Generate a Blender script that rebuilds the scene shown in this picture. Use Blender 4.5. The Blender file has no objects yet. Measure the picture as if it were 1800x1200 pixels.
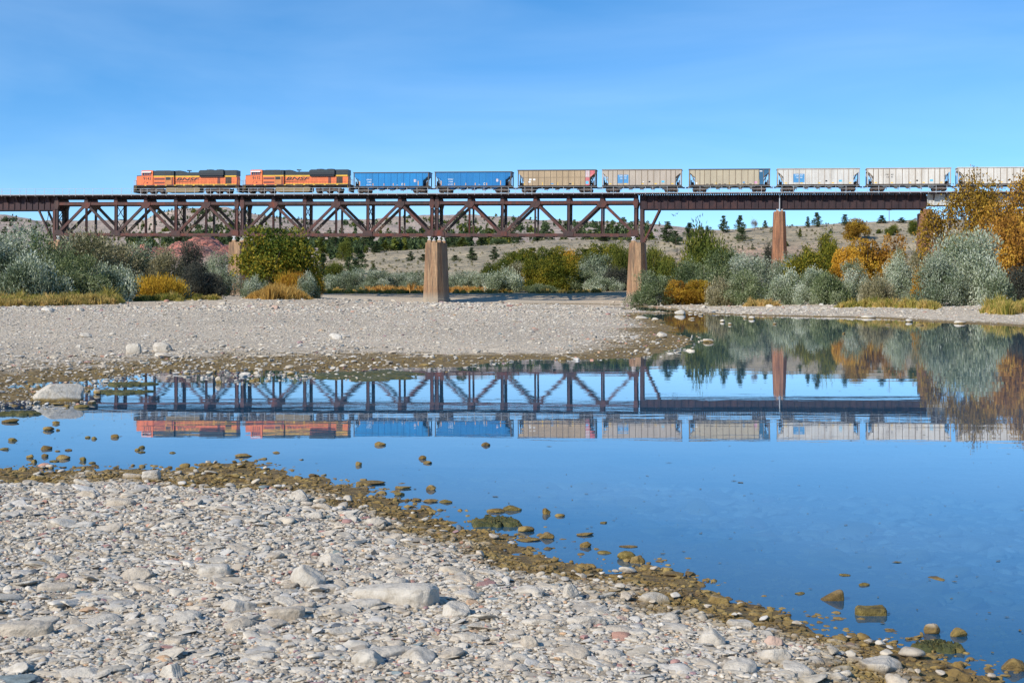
import bpy, math, random
import numpy as np
from mathutils import Vector, Matrix

sc = bpy.context.scene
COL = sc.collection
R = math.radians

# ------------------------------------------------------------------ camera
F = 2500.0            # focal length in photo pixels (photo is 1800 wide)
HZ = 518.5            # horizon row in the photo
CAMH = 1.7            # height above the water
cam_d = bpy.data.cameras.new('camera'); cam = bpy.data.objects.new('camera', cam_d); COL.objects.link(cam)
cam.location = (0, 0, CAMH); cam.rotation_euler = (R(90), 0, 0)
cam_d.sensor_width = 36; cam_d.lens = 36*F/1800
cam_d.shift_y = -(600-HZ)/1800
cam_d.clip_start = 0.1; cam_d.clip_end = 40000
sc.camera = cam

# ------------------------------------------------------------------ light
SUN_EL, SUN_AZ = 34.0, 48.0      # azimuth measured from straight behind the camera towards the left
to_sun = Vector((-math.sin(R(SUN_AZ))*math.cos(R(SUN_EL)), -math.cos(R(SUN_AZ))*math.cos(R(SUN_EL)), math.sin(R(SUN_EL))))
sl = bpy.data.lights.new('sun', 'SUN'); so = bpy.data.objects.new('sun', sl); COL.objects.link(so)
sl.energy = 4.3; sl.angle = R(0.53); sl.color = (1, 0.945, 0.86)
so.rotation_euler = to_sun.to_track_quat('Z', 'Y').to_euler(); so.location = (-40, -40, 60)
W = bpy.data.worlds.new('World'); sc.world = W; W.use_nodes = True
nt = W.node_tree; nt.nodes.clear()
o_ = nt.nodes.new('ShaderNodeOutputWorld'); bg = nt.nodes.new('ShaderNodeBackground'); sky = nt.nodes.new('ShaderNodeTexSky')
sky.sky_type = 'NISHITA'; sky.sun_disc = False; sky.sun_elevation = R(SUN_EL)
sky.sun_rotation = math.atan2(to_sun.x, to_sun.y)
sky.altitude = 1500; sky.air_density = 1.0; sky.dust_density = 0.0; sky.ozone_density = 2.0
tc = nt.nodes.new('ShaderNodeTexCoord'); mp = nt.nodes.new('ShaderNodeMapping'); mp.vector_type = 'POINT'
mp.inputs['Location'].default_value = (0, 0, 0.05); mp.inputs['Scale'].default_value = (1, 1, 1.3)
nrm = nt.nodes.new('ShaderNodeVectorMath'); nrm.operation = 'NORMALIZE'
nt.links.new(tc.outputs['Generated'], mp.inputs[0]); nt.links.new(mp.outputs[0], nrm.inputs[0]); nt.links.new(nrm.outputs[0], sky.inputs[0])
hs = nt.nodes.new('ShaderNodeHueSaturation'); hs.inputs['Saturation'].default_value = 1.34; hs.inputs['Value'].default_value = 1.0
nt.links.new(sky.outputs[0], hs.inputs['Color'])
# thin cirrus veil
m2 = nt.nodes.new('ShaderNodeMapping'); m2.inputs['Scale'].default_value = (1.3, 1.3, 6.0); m2.inputs['Rotation'].default_value = (0, 0.12, 0.3)
nz = nt.nodes.new('ShaderNodeTexNoise'); nz.inputs['Scale'].default_value = 1.9; nz.inputs['Detail'].default_value = 5; nz.inputs['Roughness'].default_value = 0.55; nz.inputs['Distortion'].default_value = 0.5
rp = nt.nodes.new('ShaderNodeMapRange'); rp.inputs[1].default_value = 0.36; rp.inputs[2].default_value = 0.80; rp.inputs[3].default_value = 0.0; rp.inputs[4].default_value = 0.12
mx = nt.nodes.new('ShaderNodeMixRGB'); mx.inputs[2].default_value = (7.0, 8.4, 9.4, 1)
nt.links.new(tc.outputs['Generated'], m2.inputs[0]); nt.links.new(m2.outputs[0], nz.inputs[0]); nt.links.new(nz.outputs[0], rp.inputs[0])
nt.links.new(rp.outputs[0], mx.inputs[0]); nt.links.new(hs.outputs[0], mx.inputs[1])
nt.links.new(mx.outputs[0], bg.inputs[0]); bg.inputs[1].default_value = 0.145
nt.links.new(bg.outputs[0], o_.inputs[0])
sc.view_settings.view_transform = 'Standard'; sc.view_settings.look = 'None'; sc.view_settings.exposure = 0.38; sc.view_settings.gamma = 1
sc.render.engine = 'CYCLES'
sc.cycles.max_bounces = 8; sc.cycles.transparent_max_bounces = 16

# ------------------------------------------------------------------ helpers
rng = np.random.default_rng(7)
random.seed(7)

def tag(o, label=None, cat=None, group=None, kind=None):
    if label: o['label'] = label
    if cat: o['category'] = cat
    if group: o['group'] = group
    if kind: o['kind'] = kind
    return o

def empty(name, loc, rot=(0, 0, 0)):
    o = bpy.data.objects.new(name, None); COL.objects.link(o); o.location = loc; o.rotation_euler = rot
    o.empty_display_size = 0.5
    return o

def link(name, me, parent=None, mat=None):
    o = bpy.data.objects.new(name, me); COL.objects.link(o)
    if parent: o.parent = parent
    if mat: me.materials.append(mat)
    return o

def np_mesh(name, verts, faces, col=None, smooth=False):
    """verts (N,3); faces (M,k) with fixed k; col (N,3) or None"""
    me = bpy.data.meshes.new(name)
    verts = np.ascontiguousarray(verts, dtype=np.float32); faces = np.ascontiguousarray(faces, dtype=np.int32)
    n, (m, k) = len(verts), faces.shape
    me.vertices.add(n); me.vertices.foreach_set('co', verts.ravel())
    me.loops.add(m*k); me.loops.foreach_set('vertex_index', faces.ravel())
    me.polygons.add(m); me.polygons.foreach_set('loop_start', np.arange(0, m*k, k, dtype=np.int32))
    try: me.polygons.foreach_set('loop_total', np.full(m, k, dtype=np.int32))
    except Exception: pass
    me.update(calc_edges=True)
    me.polygons.foreach_set('use_smooth', np.full(m, smooth, dtype=bool))
    if col is not None:
        a = me.color_attributes.new('Col', 'FLOAT_COLOR', 'POINT')
        c = np.ones((n, 4), dtype=np.float32); c[:, :3] = col
        a.data.foreach_set('color', c.ravel())
    me.validate()
    return me

class MB:
    def __init__(s): s.v = []; s.f = []
    def raw(s, vs, fs):
        b = len(s.v); s.v += [tuple(p) for p in vs]; s.f += [tuple(b+i for i in f) for f in fs]; return s
    def box(s, x0, x1, y0, y1, z0, z1):
        return s.raw([(x0,y0,z0),(x1,y0,z0),(x1,y1,z0),(x0,y1,z0),(x0,y0,z1),(x1,y0,z1),(x1,y1,z1),(x0,y1,z1)],
                     [(0,3,2,1),(4,5,6,7),(0,1,5,4),(1,2,6,5),(2,3,7,6),(3,0,4,7)])
    def prism(s, pts, y0, y1):
        """polygon in xz (counter-clockwise seen from -y), extruded y0..y1"""
        n = len(pts)
        vs = [(x, y0, z) for x, z in pts]+[(x, y1, z) for x, z in pts]
        fs = [tuple(range(n)), tuple(range(2*n-1, n-1, -1))]+[(i, i+n, (i+1) % n+n, (i+1) % n) for i in range(n)]
        return s.raw(vs, fs)
    def beam(s, a, b, w, h, up=(0, 0, 1)):
        a = Vector(a); b = Vector(b); d = (b-a).normalized(); u = Vector(up)
        if abs(d.dot(u)) > 0.98: u = Vector((1, 0, 0))
        sd = d.cross(u).normalized(); u = sd.cross(d).normalized()
        vs = []
        for p in (a, b):
            for sx, sz in ((-1,-1),(1,-1),(1,1),(-1,1)): vs.append(p+sd*(w/2*sx)+u*(h/2*sz))
        return s.raw(vs, [(0,1,2,3),(7,6,5,4),(0,4,5,1),(1,5,6,2),(2,6,7,3),(3,7,4,0)])
    def tube(s, a, b, r0, r1=None, n=8, caps=True):
        r1 = r0 if r1 is None else r1
        a = Vector(a); b = Vector(b); d = (b-a).normalized(); u = Vector((0,0,1)) if abs(d.z) < 0.9 else Vector((1,0,0))
        sd = d.cross(u).normalized(); u = sd.cross(d)
        vs = []
        for p, r in ((a, r0), (b, r1)):
            for i in range(n):
                t = 2*math.pi*i/n; vs.append(p+sd*(r*math.cos(t))+u*(r*math.sin(t)))
        fs = [(i, (i+1) % n, (i+1) % n+n, i+n) for i in range(n)]
        if caps: fs += [tuple(range(n-1, -1, -1)), tuple(range(n, 2*n))]
        return s.raw(vs, fs)
    def build(s, name, mat, parent=None, smooth=False):
        me = bpy.data.meshes.new(name); me.from_pydata(s.v, [], s.f)
        if smooth:
            for p in me.polygons: p.use_smooth = True
        me.update()
        return link(name, me, parent, mat)

def copy_tree(o, parent=None):
    c = o.copy(); COL.objects.link(c); c.parent = parent
    for ch in o.children: copy_tree(ch, c)
    return c

# ---- numpy noise
def _hash(ix, iy, seed):
    h = (ix.astype(np.int64)*374761393 + iy.astype(np.int64)*668265263 + seed*1442695041) & 0x7fffffff
    h = ((h ^ (h >> 13))*1274126177) & 0x7fffffff
    return ((h ^ (h >> 16)) & 0xffff)/65535.0
def vnoise(x, y, seed=0):
    ix = np.floor(x); iy = np.floor(y); fx = x-ix; fy = y-iy
    fx = fx*fx*(3-2*fx); fy = fy*fy*(3-2*fy)
    a = _hash(ix, iy, seed); b = _hash(ix+1, iy, seed); c = _hash(ix, iy+1, seed); d = _hash(ix+1, iy+1, seed)
    return (a*(1-fx)+b*fx)*(1-fy)+(c*(1-fx)+d*fx)*fy
def fbm(x, y, seed=0, oct=4, gain=0.5):
    s = 0; a = 1; t = 0
    for i in range(oct):
        s = s+a*(vnoise(x*2**i, y*2**i, seed+i*17)-0.5); t += a; a *= gain
    return s/t*2
def sstep(a, b, x):
    t = np.clip((x-a)/(b-a), 0, 1); return t*t*(3-2*t)

# ------------------------------------------------------------------ materials
def nodes(name):
    m = bpy.data.materials.new(name); m.use_nodes = True; t = m.node_tree; t.nodes.clear()
    out = t.nodes.new('ShaderNodeOutputMaterial'); b = t.nodes.new('ShaderNodeBsdfPrincipled'); t.links.new(b.outputs[0], out.inputs[0])
    return m, t, b, out
def ramp(t, fac, stops):
    r = t.nodes.new('ShaderNodeValToRGB'); e = r.color_ramp.elements
    while len(e) < len(stops): e.new(0.5)
    for i, (p, c) in enumerate(stops):
        e[i].position = p; e[i].color = (*c, 1) if len(c) == 3 else c
    t.links.new(fac, r.inputs[0]); return r.outputs[0]
def noise(t, scale, detail=5, rough=0.6, vec=None, mscale=None, dist=0.0, coord='Object'):
    n = t.nodes.new('ShaderNodeTexNoise'); n.inputs['Scale'].default_value = scale; n.inputs['Detail'].default_value = detail
    n.inputs['Roughness'].default_value = rough; n.inputs['Distortion'].default_value = dist
    if vec is None:
        vec = t.nodes.new('ShaderNodeTexCoord').outputs[coord]
    if mscale:
        mp = t.nodes.new('ShaderNodeMapping'); mp.inputs['Scale'].default_value = mscale; t.links.new(vec, mp.inputs[0]); vec = mp.outputs[0]
    t.links.new(vec, n.inputs['Vector']); return n.outputs[0]
def mixc(t, a, b, fac, mode='MIX'):
    m = t.nodes.new('ShaderNodeMixRGB'); m.blend_type = mode
    for i, v in ((1, a), (2, b)):
        if isinstance(v, tuple): m.inputs[i].default_value = (*v, 1)
        else: t.links.new(v, m.inputs[i])
    if isinstance(fac, (int, float)): m.inputs[0].default_value = fac
    else: t.links.new(fac, m.inputs[0])
    return m.outputs[0]
def mrange(t, v, a, b, c=0.0, d=1.0):
    m = t.nodes.new('ShaderNodeMapRange'); t.links.new(v, m.inputs[0])
    for i, x in enumerate((a, b, c, d)): m.inputs[i+1].default_value = x
    return m.outputs[0]
def math_(t, op, a, b=0.0):
    m = t.nodes.new('ShaderNodeMath'); m.operation = op
    for i, v in enumerate((a, b)):
        if isinstance(v, (int, float)): m.inputs[i].default_value = v
        else: t.links.new(v, m.inputs[i])
    return m.outputs[0]
def bump(t, b, h, strength=0.5, dist=0.02):
    n = t.nodes.new('ShaderNodeBump'); n.inputs['Strength'].default_value = strength; n.inputs['Distance'].default_value = dist
    t.links.new(h, n.inputs['Height']); t.links.new(n.outputs[0], b.inputs['Normal'])

def mat_flat(name, c, rough=0.6, var=0.25, scale=1.5, metal=0.0, dirt=None, dirt_amt=0.35, streak=False):
    m, t, b, o = nodes(name)
    n = noise(t, scale, 6, 0.65, mscale=(1, 1, 0.25) if streak else None)
    lo = tuple(x*(1-var) for x in c); hi = tuple(min(1, x*(1+var)) for x in c)
    cc = ramp(t, n, [(0.3, lo), (0.7, hi)])
    if dirt:
        n2 = noise(t, scale*0.6, 7, 0.7, mscale=(2.5, 1, 0.3))
        cc = mixc(t, cc, dirt, mrange(t, n2, 0.45, 0.75, 0, dirt_amt))
    t.links.new(cc, b.inputs['Base Color']); b.inputs['Roughness'].default_value = rough; b.inputs['Metallic'].default_value = metal
    return m
def mat_steel(name, a, bcol, c):
    m, t, b, o = nodes(name)
    oi = t.nodes.new('ShaderNodeObjectInfo')
    v = t.nodes.new('ShaderNodeVectorMath'); v.operation = 'ADD'
    g = t.nodes.new('ShaderNodeNewGeometry')
    cmb = t.nodes.new('ShaderNodeCombineXYZ'); t.links.new(math_(t, 'MULTIPLY', oi.outputs['Random'], 50.0), cmb.inputs[0])
    t.links.new(g.outputs['Position'], v.inputs[0]); t.links.new(cmb.outputs[0], v.inputs[1])
    n = noise(t, 0.9, 8, 0.7, vec=v.outputs[0], mscale=(1.0, 1, 0.45))
    n2 = noise(t, 6.0, 4, 0.7, vec=v.outputs[0], mscale=(2.5, 1, 0.25))
    cc = ramp(t, n, [(0.34, a), (0.5, bcol), (0.66, c)])
    cc = mixc(t, cc, tuple(x*0.4 for x in a), mrange(t, n2, 0.5, 0.72, 0, 0.6))
    hv = t.nodes.new('ShaderNodeHueSaturation'); t.links.new(cc, hv.inputs['Color'])
    t.links.new(mrange(t, oi.outputs['Random'], 0, 1, 0.7, 1.25), hv.inputs['Value'])
    t.links.new(mrange(t, oi.outputs['Random'], 0, 1, 0.8, 1.15), hv.inputs['Saturation'])
    t.links.new(hv.outputs[0], b.inputs['Base Color']); b.inputs['Roughness'].default_value = 0.75
    bump(t, b, n2, 0.3, 0.01)
    return m
M = {}
M['truss'] = mat_steel('rusted_truss_steel', (0.042, 0.027, 0.026), (0.075, 0.032, 0.026), (0.135, 0.042, 0.028))
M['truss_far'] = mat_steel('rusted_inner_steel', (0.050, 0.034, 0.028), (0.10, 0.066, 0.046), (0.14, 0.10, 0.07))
M['girder'] = mat_steel('dark_girder_steel', (0.018, 0.010, 0.013), (0.032, 0.015, 0.017), (0.055, 0.024, 0.021))
M['girder_grey'] = mat_flat('pale_grey_girder_paint', (0.50, 0.50, 0.46), 0.6, 0.12, 1.2, dirt=(0.30, 0.16, 0.06), dirt_amt=0.6, streak=True)
M['deck'] = mat_flat('dark_tie_timber', (0.022, 0.017, 0.015), 0.85, 0.4, 3)
M['grey_steel'] = mat_flat('galvanised_rail_steel', (0.40, 0.42, 0.43), 0.5, 0.15, 2, dirt=(0.2, 0.12, 0.08), dirt_amt=0.3)
M['railhead'] = mat_flat('railhead_steel', (0.20, 0.17, 0.15), 0.4, 0.2, 4, metal=0.6)
M['bearing'] = mat_flat('silver_painted_bearing', (0.55, 0.56, 0.56), 0.5, 0.2, 3, dirt=(0.18, 0.10, 0.06), dirt_amt=0.8)
def mat_pier(name='weathered_pier_concrete', tint=(0.88, 0.86, 0.80)):
    m, t, b, o = nodes(name)
    g = t.nodes.new('ShaderNodeNewGeometry')
    n = noise(t, 0.5, 7, 0.65, mscale=(2.2, 2.2, 0.22)); n2 = noise(t, 1.6, 8, 0.75, mscale=(2.2, 2.2, 0.12))
    cc = ramp(t, n, [(0.32, (0.19, 0.095, 0.05)), (0.44, (0.34, 0.19, 0.105)), (0.56, (0.45, 0.275, 0.155)), (0.68, (0.54, 0.36, 0.22))])
    cc = mixc(t, cc, (0.12, 0.085, 0.06), mrange(t, n2, 0.45, 0.60, 0, 0.85))
    # board-form courses
    sx = t.nodes.new('ShaderNodeSeparateXYZ'); t.links.new(g.outputs['Position'], sx.inputs[0])
    fr = math_(t, 'FRACT', math_(t, 'MULTIPLY', sx.outputs[2], 1.15))
    ln = math_(t, 'LESS_THAN', fr, 0.07)
    cc = mixc(t, cc, (0.20, 0.13, 0.08), math_(t, 'MULTIPLY', ln, 0.35))
    gr = mrange(t, sx.outputs[2], 1.0, 2.4, 0.75, 0.0)
    cc = mixc(t, cc, (0.40, 0.36, 0.30), gr)
    cc = mixc(t, cc, tint, 1.0, 'MULTIPLY')
    t.links.new(cc, b.inputs['Base Color']); b.inputs['Roughness'].default_value = 0.85
    bump(t, b, n2, 0.5, 0.05); return m
M['pier'] = mat_pier()
M['pier_red'] = mat_pier('reddish_pier_concrete', (0.80, 0.60, 0.52))

def rock_color_nodes(t, base_from_attr=True, algae=True, amount=1.0, base=(0.42, 0.39, 0.34)):
    g = t.nodes.new('ShaderNodeNewGeometry'); pos = g.outputs['Position']
    if base_from_attr:
        a = t.nodes.new('ShaderNodeAttribute'); a.attribute_name = 'Col'; c = a.outputs[0]
    else:
        rg = t.nodes.new('ShaderNodeRGB'); rg.outputs[0].default_value = (*base, 1); c = rg.outputs[0]
    n = noise(t, 14, 6, 0.7, vec=pos)
    c = mixc(t, c, ramp(t, n, [(0.3, (0.62, 0.58, 0.52)), (0.5, (0.98, 0.97, 0.95)), (0.72, (1.15, 1.15, 1.15))]), 1.0, 'MULTIPLY')
    if algae:
        sx = t.nodes.new('ShaderNodeSeparateXYZ'); t.links.new(pos, sx.inputs[0])
        nb = noise(t, 1.3, 5, 0.65, vec=pos)
        h = math_(t, 'ADD', sx.outputs[2], mrange(t, nb, 0.3, 0.7, -0.035, 0.035))
        f = math_(t, 'MULTIPLY', mrange(t, h, 0.085, 0.045, 0.0, 0.96), mrange(t, sx.outputs[2], -0.13, -0.03, 0.12, 1.0))
        na = noise(t, 6, 6, 0.7, vec=pos)
        ac = ramp(t, na, [(0.32, (0.06, 0.036, 0.010)), (0.48, (0.17, 0.105, 0.022)), (0.66, (0.29, 0.20, 0.055))])
        c = mixc(t, c, ac, f)
    return c, pos
def mat_ground():
    m, t, b, o = nodes('silty_river_ground')
    c, pos = rock_color_nodes(t, True, True)
    n1 = noise(t, 3.0, 8, 0.7, vec=pos); n3 = noise(t, 22.0, 6, 0.75, vec=pos)
    vo = t.nodes.new('ShaderNodeTexVoronoi'); vo.inputs['Scale'].default_value = 3.2; t.links.new(pos, vo.inputs['Vector'])
    vo2 = t.nodes.new('ShaderNodeTexVoronoi'); vo2.inputs['Scale'].default_value = 11; t.links.new(pos, vo2.inputs['Vector'])
    c2 = mixc(t, c, ramp(t, n3, [(0.3, (0.55, 0.50, 0.44)), (0.55, (1, 1, 1)), (0.8, (1.2, 1.2, 1.2))]), 0.8, 'MULTIPLY')
    c2 = mixc(t, c2, ramp(t, vo.outputs['Color'], [(0.0, (0.72, 0.70, 0.68)), (1.0, (1.2, 1.18, 1.14))]), 0.7, 'MULTIPLY')
    t.links.new(c2, b.inputs['Base Color']); b.inputs['Roughness'].default_value = 0.9
    hh = math_(t, 'ADD', math_(t, 'MULTIPLY', n1, 0.6), math_(t, 'MULTIPLY', n3, 0.4))
    hh = math_(t, 'SUBTRACT', hh, math_(t, 'MULTIPLY', vo.outputs['Distance'], 0.8))
    hh = math_(t, 'SUBTRACT', hh, math_(t, 'MULTIPLY', vo2.outputs['Distance'], 0.4))
    bump(t, b, hh, 0.9, 0.06)
    return m
M['ground'] = mat_ground()
def mat_stone(name='dusty_river_stone', algae=True):
    m, t, b, o = nodes(name)
    c, pos = rock_color_nodes(t, True, algae)
    t.links.new(c, b.inputs['Base Color']); b.inputs['Roughness'].default_value = 0.9
    n1 = noise(t, 30.0, 6, 0.7, vec=pos); n2 = noise(t, 8.0, 5, 0.6, vec=pos)
    bump(t, b, math_(t, 'ADD', n1, math_(t, 'MULTIPLY', n2, 1.5)), 0.6, 0.012)
    return m
M['stone'] = mat_stone()
M['stone_dry'] = mat_stone('dry_pale_stone', False)
def mat_rock(name, base, algae=True):
    m, t, b, o = nodes(name)
    c, pos = rock_color_nodes(t, False, algae, base=base)
    t.links.new(c, b.inputs['Base Color']); b.inputs['Roughness'].default_value = 0.9
    n1 = noise(t, 26.0, 7, 0.7, vec=pos); n2 = noise(t, 5.0, 6, 0.65, vec=pos)
    bump(t, b, math_(t, 'ADD', n1, math_(t, 'MULTIPLY', n2, 2.0)), 0.7, 0.02)
    return m
M['rock_grey'] = mat_rock('pale_grey_rock', (0.49, 0.44, 0.365))
M['rock_tan'] = mat_rock('tan_grey_rock', (0.45, 0.385, 0.30))
M['rock_pink'] = mat_rock('pinkish_rock', (0.44, 0.31, 0.24))
M['rock_brown'] = mat_rock('brown_stained_rock', (0.22, 0.16, 0.10))
def mat_algaerock():
    m, t, b, o = nodes('algae_coated_rock')
    g = t.nodes.new('ShaderNodeNewGeometry'); pos = g.outputs['Position']
    n = noise(t, 12, 7, 0.7, vec=pos)
    t.links.new(ramp(t, n, [(0.3, (0.05, 0.038, 0.008)), (0.5, (0.15, 0.105, 0.018)), (0.7, (0.26, 0.19, 0.05))]), b.inputs['Base Color'])
    b.inputs['Roughness'].default_value = 0.7; bump(t, b, n, 0.8, 0.03); return m
M['rock_algae'] = mat_algaerock()
def mat_mat():
    m, t, b, o = nodes('green_algae_mat')
    g = t.nodes.new('ShaderNodeNewGeometry'); pos = g.outputs['Position']
    n = noise(t, 9, 7, 0.75, vec=pos)
    t.links.new(ramp(t, n, [(0.3, (0.018, 0.028, 0.008)), (0.48, (0.065, 0.070, 0.014)), (0.66, (0.19, 0.135, 0.03))]), b.inputs['Base Color'])
    b.inputs['Roughness'].default_value = 0.7; bump(t, b, n, 1.0, 0.03); return m
M['algae'] = mat_mat()

def mat_water():
    m, t, b, o = nodes('calm_river_water')
    t.nodes.remove(b)
    gl = t.nodes.new('ShaderNodeBsdfGlossy'); gl.inputs['Roughness'].default_value = 0.0; gl.inputs['Color'].default_value = (0.97, 0.98, 1, 1)
    tr = t.nodes.new('ShaderNodeBsdfTransparent'); tr.inputs['Color'].default_value = (0.34, 0.54, 0.70, 1)
    df = t.nodes.new('ShaderNodeBsdfDiffuse'); df.inputs['Color'].default_value = (0.03, 0.16, 0.32, 1)
    mi = t.nodes.new('ShaderNodeMixShader'); mi.inputs[0].default_value = 0.34
    t.links.new(tr.outputs[0], mi.inputs[1]); t.links.new(df.outputs[0], mi.inputs[2])
    gg = t.nodes.new('ShaderNodeNewGeometry'); dt = t.nodes.new('ShaderNodeVectorMath'); dt.operation = 'DOT_PRODUCT'
    t.links.new(gg.outputs['Incoming'], dt.inputs[0]); t.links.new(gg.outputs['Normal'], dt.inputs[1])
    om = math_(t, 'SUBTRACT', 1.0, math_(t, 'ABSOLUTE', dt.outputs['Value']))
    fre = math_(t, 'ADD', 0.022, math_(t, 'MULTIPLY', math_(t, 'POWER', om, 5.0), 0.978))
    ms = t.nodes.new('ShaderNodeMixShader'); t.links.new(fre, ms.inputs[0]); t.links.new(mi.outputs[0], ms.inputs[1]); t.links.new(gl.outputs[0], ms.inputs[2])
    t.links.new(ms.outputs[0], o.inputs[0])
    g = t.nodes.new('ShaderNodeNewGeometry'); pos = g.outputs['Position']
    n1 = noise(t, 1.0, 3, 0.5, vec=pos, mscale=(0.35, 1.1, 1)); n2 = noise(t, 1.0, 3, 0.55, vec=pos, mscale=(2.2, 6.5, 1))
    patch = mrange(t, noise(t, 0.05, 3, 0.5, vec=pos, mscale=(0.4, 1.4, 1)), 0.42, 0.62, 0.25, 1.0)
    h = math_(t, 'ADD', math_(t, 'MULTIPLY', n1, 1.0), math_(t, 'MULTIPLY', math_(t, 'MULTIPLY', n2, patch), 0.16))
    bp = t.nodes.new('ShaderNodeBump'); bp.inputs['Strength'].default_value = 1.0; bp.inputs['Distance'].default_value = 0.0013
    t.links.new(h, bp.inputs['Height'])
    t.links.new(bp.outputs[0], gl.inputs['Normal'])
    return m
M['water'] = mat_water()
def mat_hill():
    m, t, b, o = nodes('scrubby_hill_ground')
    a = t.nodes.new('ShaderNodeAttribute'); a.attribute_name = 'Col'; c = a.outputs[0]
    g = t.nodes.new('ShaderNodeNewGeometry'); pos = g.outputs['Position']
    n1 = noise(t, 0.055, 8, 0.68, vec=pos); n2 = noise(t, 0.45, 6, 0.75, vec=pos)
    c = mixc(t, c, ramp(t, n1, [(0.32, (0.55, 0.55, 0.54)), (0.5, (0.95, 0.95, 0.95)), (0.7, (1.3, 1.24, 1.2))]), 1.0, 'MULTIPLY')
    c = mixc(t, c, (0.085, 0.095, 0.075), mrange(t, n2, 0.50, 0.58, 0, 0.8))
    sp = t.nodes.new('ShaderNodeSeparateColor'); t.links.new(a.outputs[0], sp.inputs[0])
    fr_ = mrange(t, math_(t, 'SUBTRACT', sp.outputs[0], math_(t, 'MULTIPLY', sp.outputs[1], 1.45)), 0.0, 0.12, 0, 1)
    vc = t.nodes.new('ShaderNodeTexVoronoi'); vc.feature = 'DISTANCE_TO_EDGE'; vc.inputs['Scale'].default_value = 0.35
    wv = t.nodes.new('ShaderNodeVectorMath'); wv.operation = 'MULTIPLY'; wv.inputs[1].default_value = (1.0, 0.5, 0.45); t.links.new(pos, wv.inputs[0]); t.links.new(wv.outputs[0], vc.inputs['Vector'])
    c = mixc(t, c, mixc(t, c, ramp(t, noise(t, 0.5, 6, 0.8, vec=pos), [(0.38, (0.30, 0.24, 0.24)), (0.52, (1.0, 0.95, 0.95)), (0.66, (1.35, 1.5, 1.5))]), 1.0, 'MULTIPLY'), fr_)
    c = mixc(t, c, (0.10, 0.05, 0.045), math_(t, 'MULTIPLY', fr_, mrange(t, vc.outputs['Distance'], 0.0, 0.10, 0.75, 0)))
    n3 = noise(t, 0.16, 4, 0.7, vec=pos, mscale=(0.25, 0.25, 3.0))
    c = mixc(t, c, ramp(t, n3, [(0.35, (0.85, 0.82, 0.8)), (0.65, (1.12, 1.1, 1.08))]), 0.7, 'MULTIPLY')
    t.links.new(c, b.inputs['Base Color']); b.inputs['Roughness'].default_value = 0.95
    bump(t, b, math_(t, 'ADD', n1, math_(t, 'MULTIPLY', n2, 0.4)), 0.8, 1.5)
    return m
M['hill'] = mat_hill()

def mat_leaf(name, cols, transl=0.3, objvar=0.18):
    m, t, b, o = nodes(name)
    a = t.nodes.new('ShaderNodeAttribute'); a.attribute_name = 'Col'
    sx = t.nodes.new('ShaderNodeSeparateColor'); t.links.new(a.outputs[0], sx.inputs[0])
    n = len(cols)
    c = ramp(t, sx.outputs[0], [(i/(n-1), cc) for i, cc in enumerate(cols)])
    oi = t.nodes.new('ShaderNodeObjectInfo')
    hv = t.nodes.new('ShaderNodeHueSaturation'); t.links.new(c, hv.inputs['Color'])
    t.links.new(mrange(t, oi.outputs['Random'], 0, 1, 1-objvar, 1+objvar), hv.inputs['Value'])
    t.links.new(mrange(t, oi.outputs['Random'], 0, 1, 0.512, 0.488), hv.inputs['Hue'])
    t.links.new(hv.outputs[0], b.inputs['Base Color']); b.inputs['Roughness'].default_value = 0.75
    b.inputs['Specular IOR Level'].default_value = 0.25
    tl = t.nodes.new('ShaderNodeBsdfTranslucent'); t.links.new(hv.outputs[0], tl.inputs[0])
    mi = t.nodes.new('ShaderNodeMixShader'); mi.inputs[0].default_value = transl
    t.links.new(b.outputs[0], mi.inputs[1]); t.links.new(tl.outputs[0], mi.inputs[2]); t.links.new(mi.outputs[0], o.inputs[0])
    return m
M['silver'] = mat_leaf('silvery_olive_leaves', [(0.06, 0.08, 0.03), (0.17, 0.21, 0.11), (0.40, 0.44, 0.30), (0.66, 0.68, 0.55)])
M['silver_tan'] = mat_leaf('tan_tinged_olive_leaves', [(0.07, 0.065, 0.028), (0.19, 0.175, 0.08), (0.33, 0.29, 0.16), (0.46, 0.43, 0.29)])
M['darkbush'] = mat_leaf('dull_dark_bush_leaves', [(0.020, 0.026, 0.022), (0.045, 0.052, 0.04), (0.085, 0.085, 0.062), (0.14, 0.13, 0.09)])
M['yellowgreen'] = mat_leaf('turning_green_leaves', [(0.045, 0.065, 0.008), (0.12, 0.135, 0.012), (0.23, 0.20, 0.018), (0.38, 0.26, 0.025)])
M['fullgreen'] = mat_leaf('full_green_yellow_leaves', [(0.022, 0.045, 0.006), (0.065, 0.10, 0.010), (0.16, 0.17, 0.016), (0.38, 0.28, 0.025)])
M['greenolive'] = mat_leaf('green_olive_leaves', [(0.035, 0.055, 0.014), (0.10, 0.135, 0.045), (0.22, 0.26, 0.12), (0.42, 0.44, 0.29)])
M['orange'] = mat_leaf('orange_autumn_leaves', [(0.14, 0.065, 0.012), (0.32, 0.15, 0.018), (0.46, 0.25, 0.025), (0.54, 0.35, 0.035)])
M['amber'] = mat_leaf('amber_brown_leaves', [(0.12, 0.055, 0.012), (0.30, 0.15, 0.022), (0.46, 0.25, 0.030), (0.56, 0.36, 0.05)])
M['gold'] = mat_leaf('golden_willow_leaves', [(0.20, 0.10, 0.02), (0.48, 0.25, 0.02), (0.62, 0.35, 0.03), (0.66, 0.42, 0.06)])
M['pine'] = mat_leaf('dark_pine_needles', [(0.03, 0.055, 0.022), (0.06, 0.095, 0.036), (0.095, 0.135, 0.052), (0.14, 0.175, 0.075)])
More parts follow.
